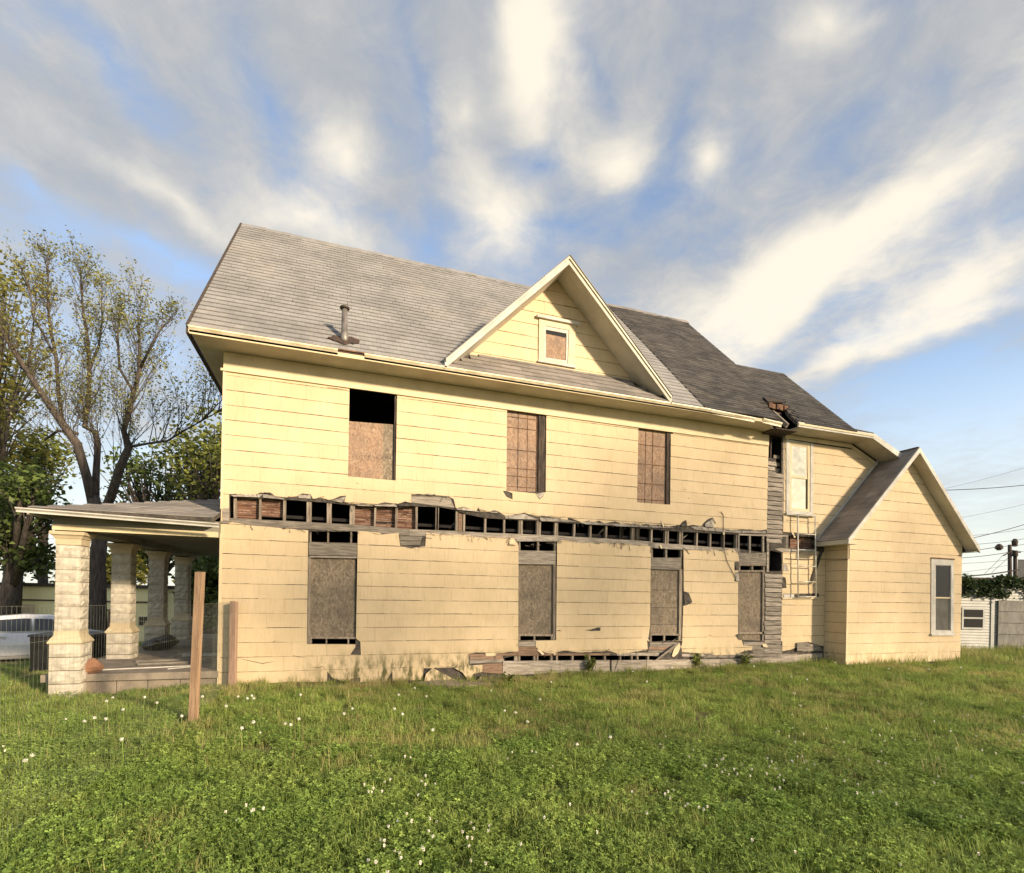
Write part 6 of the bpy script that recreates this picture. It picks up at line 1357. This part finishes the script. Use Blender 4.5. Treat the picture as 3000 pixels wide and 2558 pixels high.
cl = [km(x, y) for x, y in ((140, 822), (165, 865), (195, 845), (185, 870), (263, 808), (297, 792), (247, 862), (487, 800), (512, 768), (511, 820), (570, 815), (466, 882), (396, 1000), (286, 1075), (343, 1045), (426, 1044), (538, 1027), (579, 1046), (531, 1102), (555, 1130), (736, 1100), (765, 1133), (794, 1135), (787, 1048), (805, 1078), (775, 1182), (240, 1158), (262, 1160), (260, 1190), (325, 1220), (354, 1228), (362, 1255), (163, 1270), (210, 1277), (480, 1278), (787, 1265), (490, 1195), (500, 1205), (281, 1333), (893, 1092), (1388, 942), (1282, 720), (1010, 668), (1037, 632), (1158, 626), (1182, 635), (386, 655), (420, 662), (180, 640), (1955, 602), (1935, 583), (1970, 536), (1965, 880), (1983, 862), (2016, 856), (1995, 905))]
cl += [kb(x, y) for x, y in ((1370, 982), (1528, 972), (1540, 965), (1600, 960), (1494, 940), (1438, 1030), (1580, 516), (1466, 495), (400, 432), (20, 580), (30, 605))]
cl += [kr(x, y) for x, y in ((200, 672), (246, 668), (236, 676), (130, 708), (140, 712), (208, 710), (257, 740), (240, 748), (280, 765), (330, 762), (312, 735), (410, 775), (362, 710), (515, 662), (540, 685), (525, 718), (567, 733), (510, 762), (577, 785), (590, 770), (612, 800), (660, 672), (668, 680), (697, 650), (738, 678), (750, 676), (800, 695), (420, 735), (30, 945), (98, 966), (150, 960), (15, 960), (128, 980), (40, 655), (65, 612))]
for _ in range(50): cl.append((random.uniform(2250, 3000), random.uniform(2060, 2330)))
for _ in range(14): cl.append((random.uniform(1350, 2900), random.uniform(2300, 2550)))
for i, q in enumerate(cl):
    h = .135*random.uniform(.85, 1.2); p = atz(q, h); g = ground_z(p.x, p.y); o = link('clover_flower', CMESH); o.location = (p.x, p.y, g); o.scale = (.72, .72, h/.135); o.rotation_euler = (0, 0, i)
    tag(o, 'small white clover flower head in the lawn', 'clover flower', 'clover flowers in the lawn')
# tall weeds against the wall
def weed(q, h, lab):
    p = atz(q, 0.); p.y = min(p.y, -.12); g = ground_z(p.x, p.y); T = thing('weed', lab, 'plant', (p.x, p.y, g)); mb = MB(); lf = MB(); r = random.Random(int(q[0]))
    for k in range(6):
        a = r.uniform(0, 6.28); e = Vector((p.x+math.cos(a)*h*.35, p.y+math.sin(a)*h*.25-.02, g+h*r.uniform(.6, 1.))); b = Vector((p.x, p.y, g)); mid = b.lerp(e, .5)+UP*.05; mb.tube([b, mid, e], .004, 4, cap=False); leaf_cloud(lf, [b.lerp(e, t) for t in (.3, .45, .6, .75, .9, 1.)], .04, 4, .035, r)
    mb.build('stems', CLOVER, T, fix=False); lf.build('leaves', LEAFMID, T, fix=False)
weed(c3(1320, 1500), .42, 'leafy weed growing in front of the bare sill beam'); weed(c4(525, 1450), .40, 'leafy weed under the third ground floor window'); weed(c3(720, 1560), .24, 'low weed at the stone base beside the slab'); weed(c4(860, 1440), .35, 'grassy weed clump at the base near the fourth window'); weed(c4(1600, 1440), .34, 'thin weed in the corner beside the addition')

# ------------------------------------------------------------------ unseen trees added behind the viewer to dapple the low sun on the wall
def shade_tree(x, L, zlo, zhi, r, seed, n, lab):
    """x: spot on the wall whose sunlight passes the crown, L: metres toward the sun"""
    h = Vector((sdir.x, sdir.y, 0)).normalized(); b = Vector((x, 0, 0))+h*L; rnd = random.Random(seed)
    T = thing('shade_tree', lab, 'tree', (b.x, b.y, 0), 'unseen trees added to filter the sun'); mb = MB(); mb.tube([b-UP*.3, b+UP*zlo, b+UP*(zlo+zhi)/2], [.3, .24, .12], 8)
    cs = [b+Vector((rnd.gauss(0, r*.5), rnd.gauss(0, r*.5), rnd.uniform(zlo, zhi))) for _ in range(14)]
    for c in cs: mb.tube([b+UP*(zlo+(zhi-zlo)*.2), c], [.09, .02], 4)
    mb.build('trunk', BARK, T, fix=False); lf = MB(); pts = [c+Vector((rnd.gauss(0, 1), rnd.gauss(0, 1), rnd.gauss(0, .7)))*1.0 for c in cs for _ in range(n)]
    leaf_cloud(lf, pts, .2, 5, .35, rnd); lf.build('crown', LEAFMID, T, fix=False)
_t = math.tan(SUN_EL)
SHADE = [(x, L_, L_*_t+a, L_*_t+b, 3.2, sd, n) for x, L_, a, b, sd, n in ((2.0, 34, .3, 2.6, 61, 9), (7.5, 36, .3, 4.4, 62, 10), (12.0, 35, .3, 6.0, 63, 12), (17.5, 36, .3, 5.0, 64, 10))]
for i, a in enumerate(SHADE): shade_tree(*a, lab=('small unseen leafy tree added to filter the sun, first of the row', 'unseen leafy tree added to filter the sun, second of the row', 'tallest unseen leafy tree added to filter the sun', 'unseen leafy tree added to filter the sun, last of the row')[i])
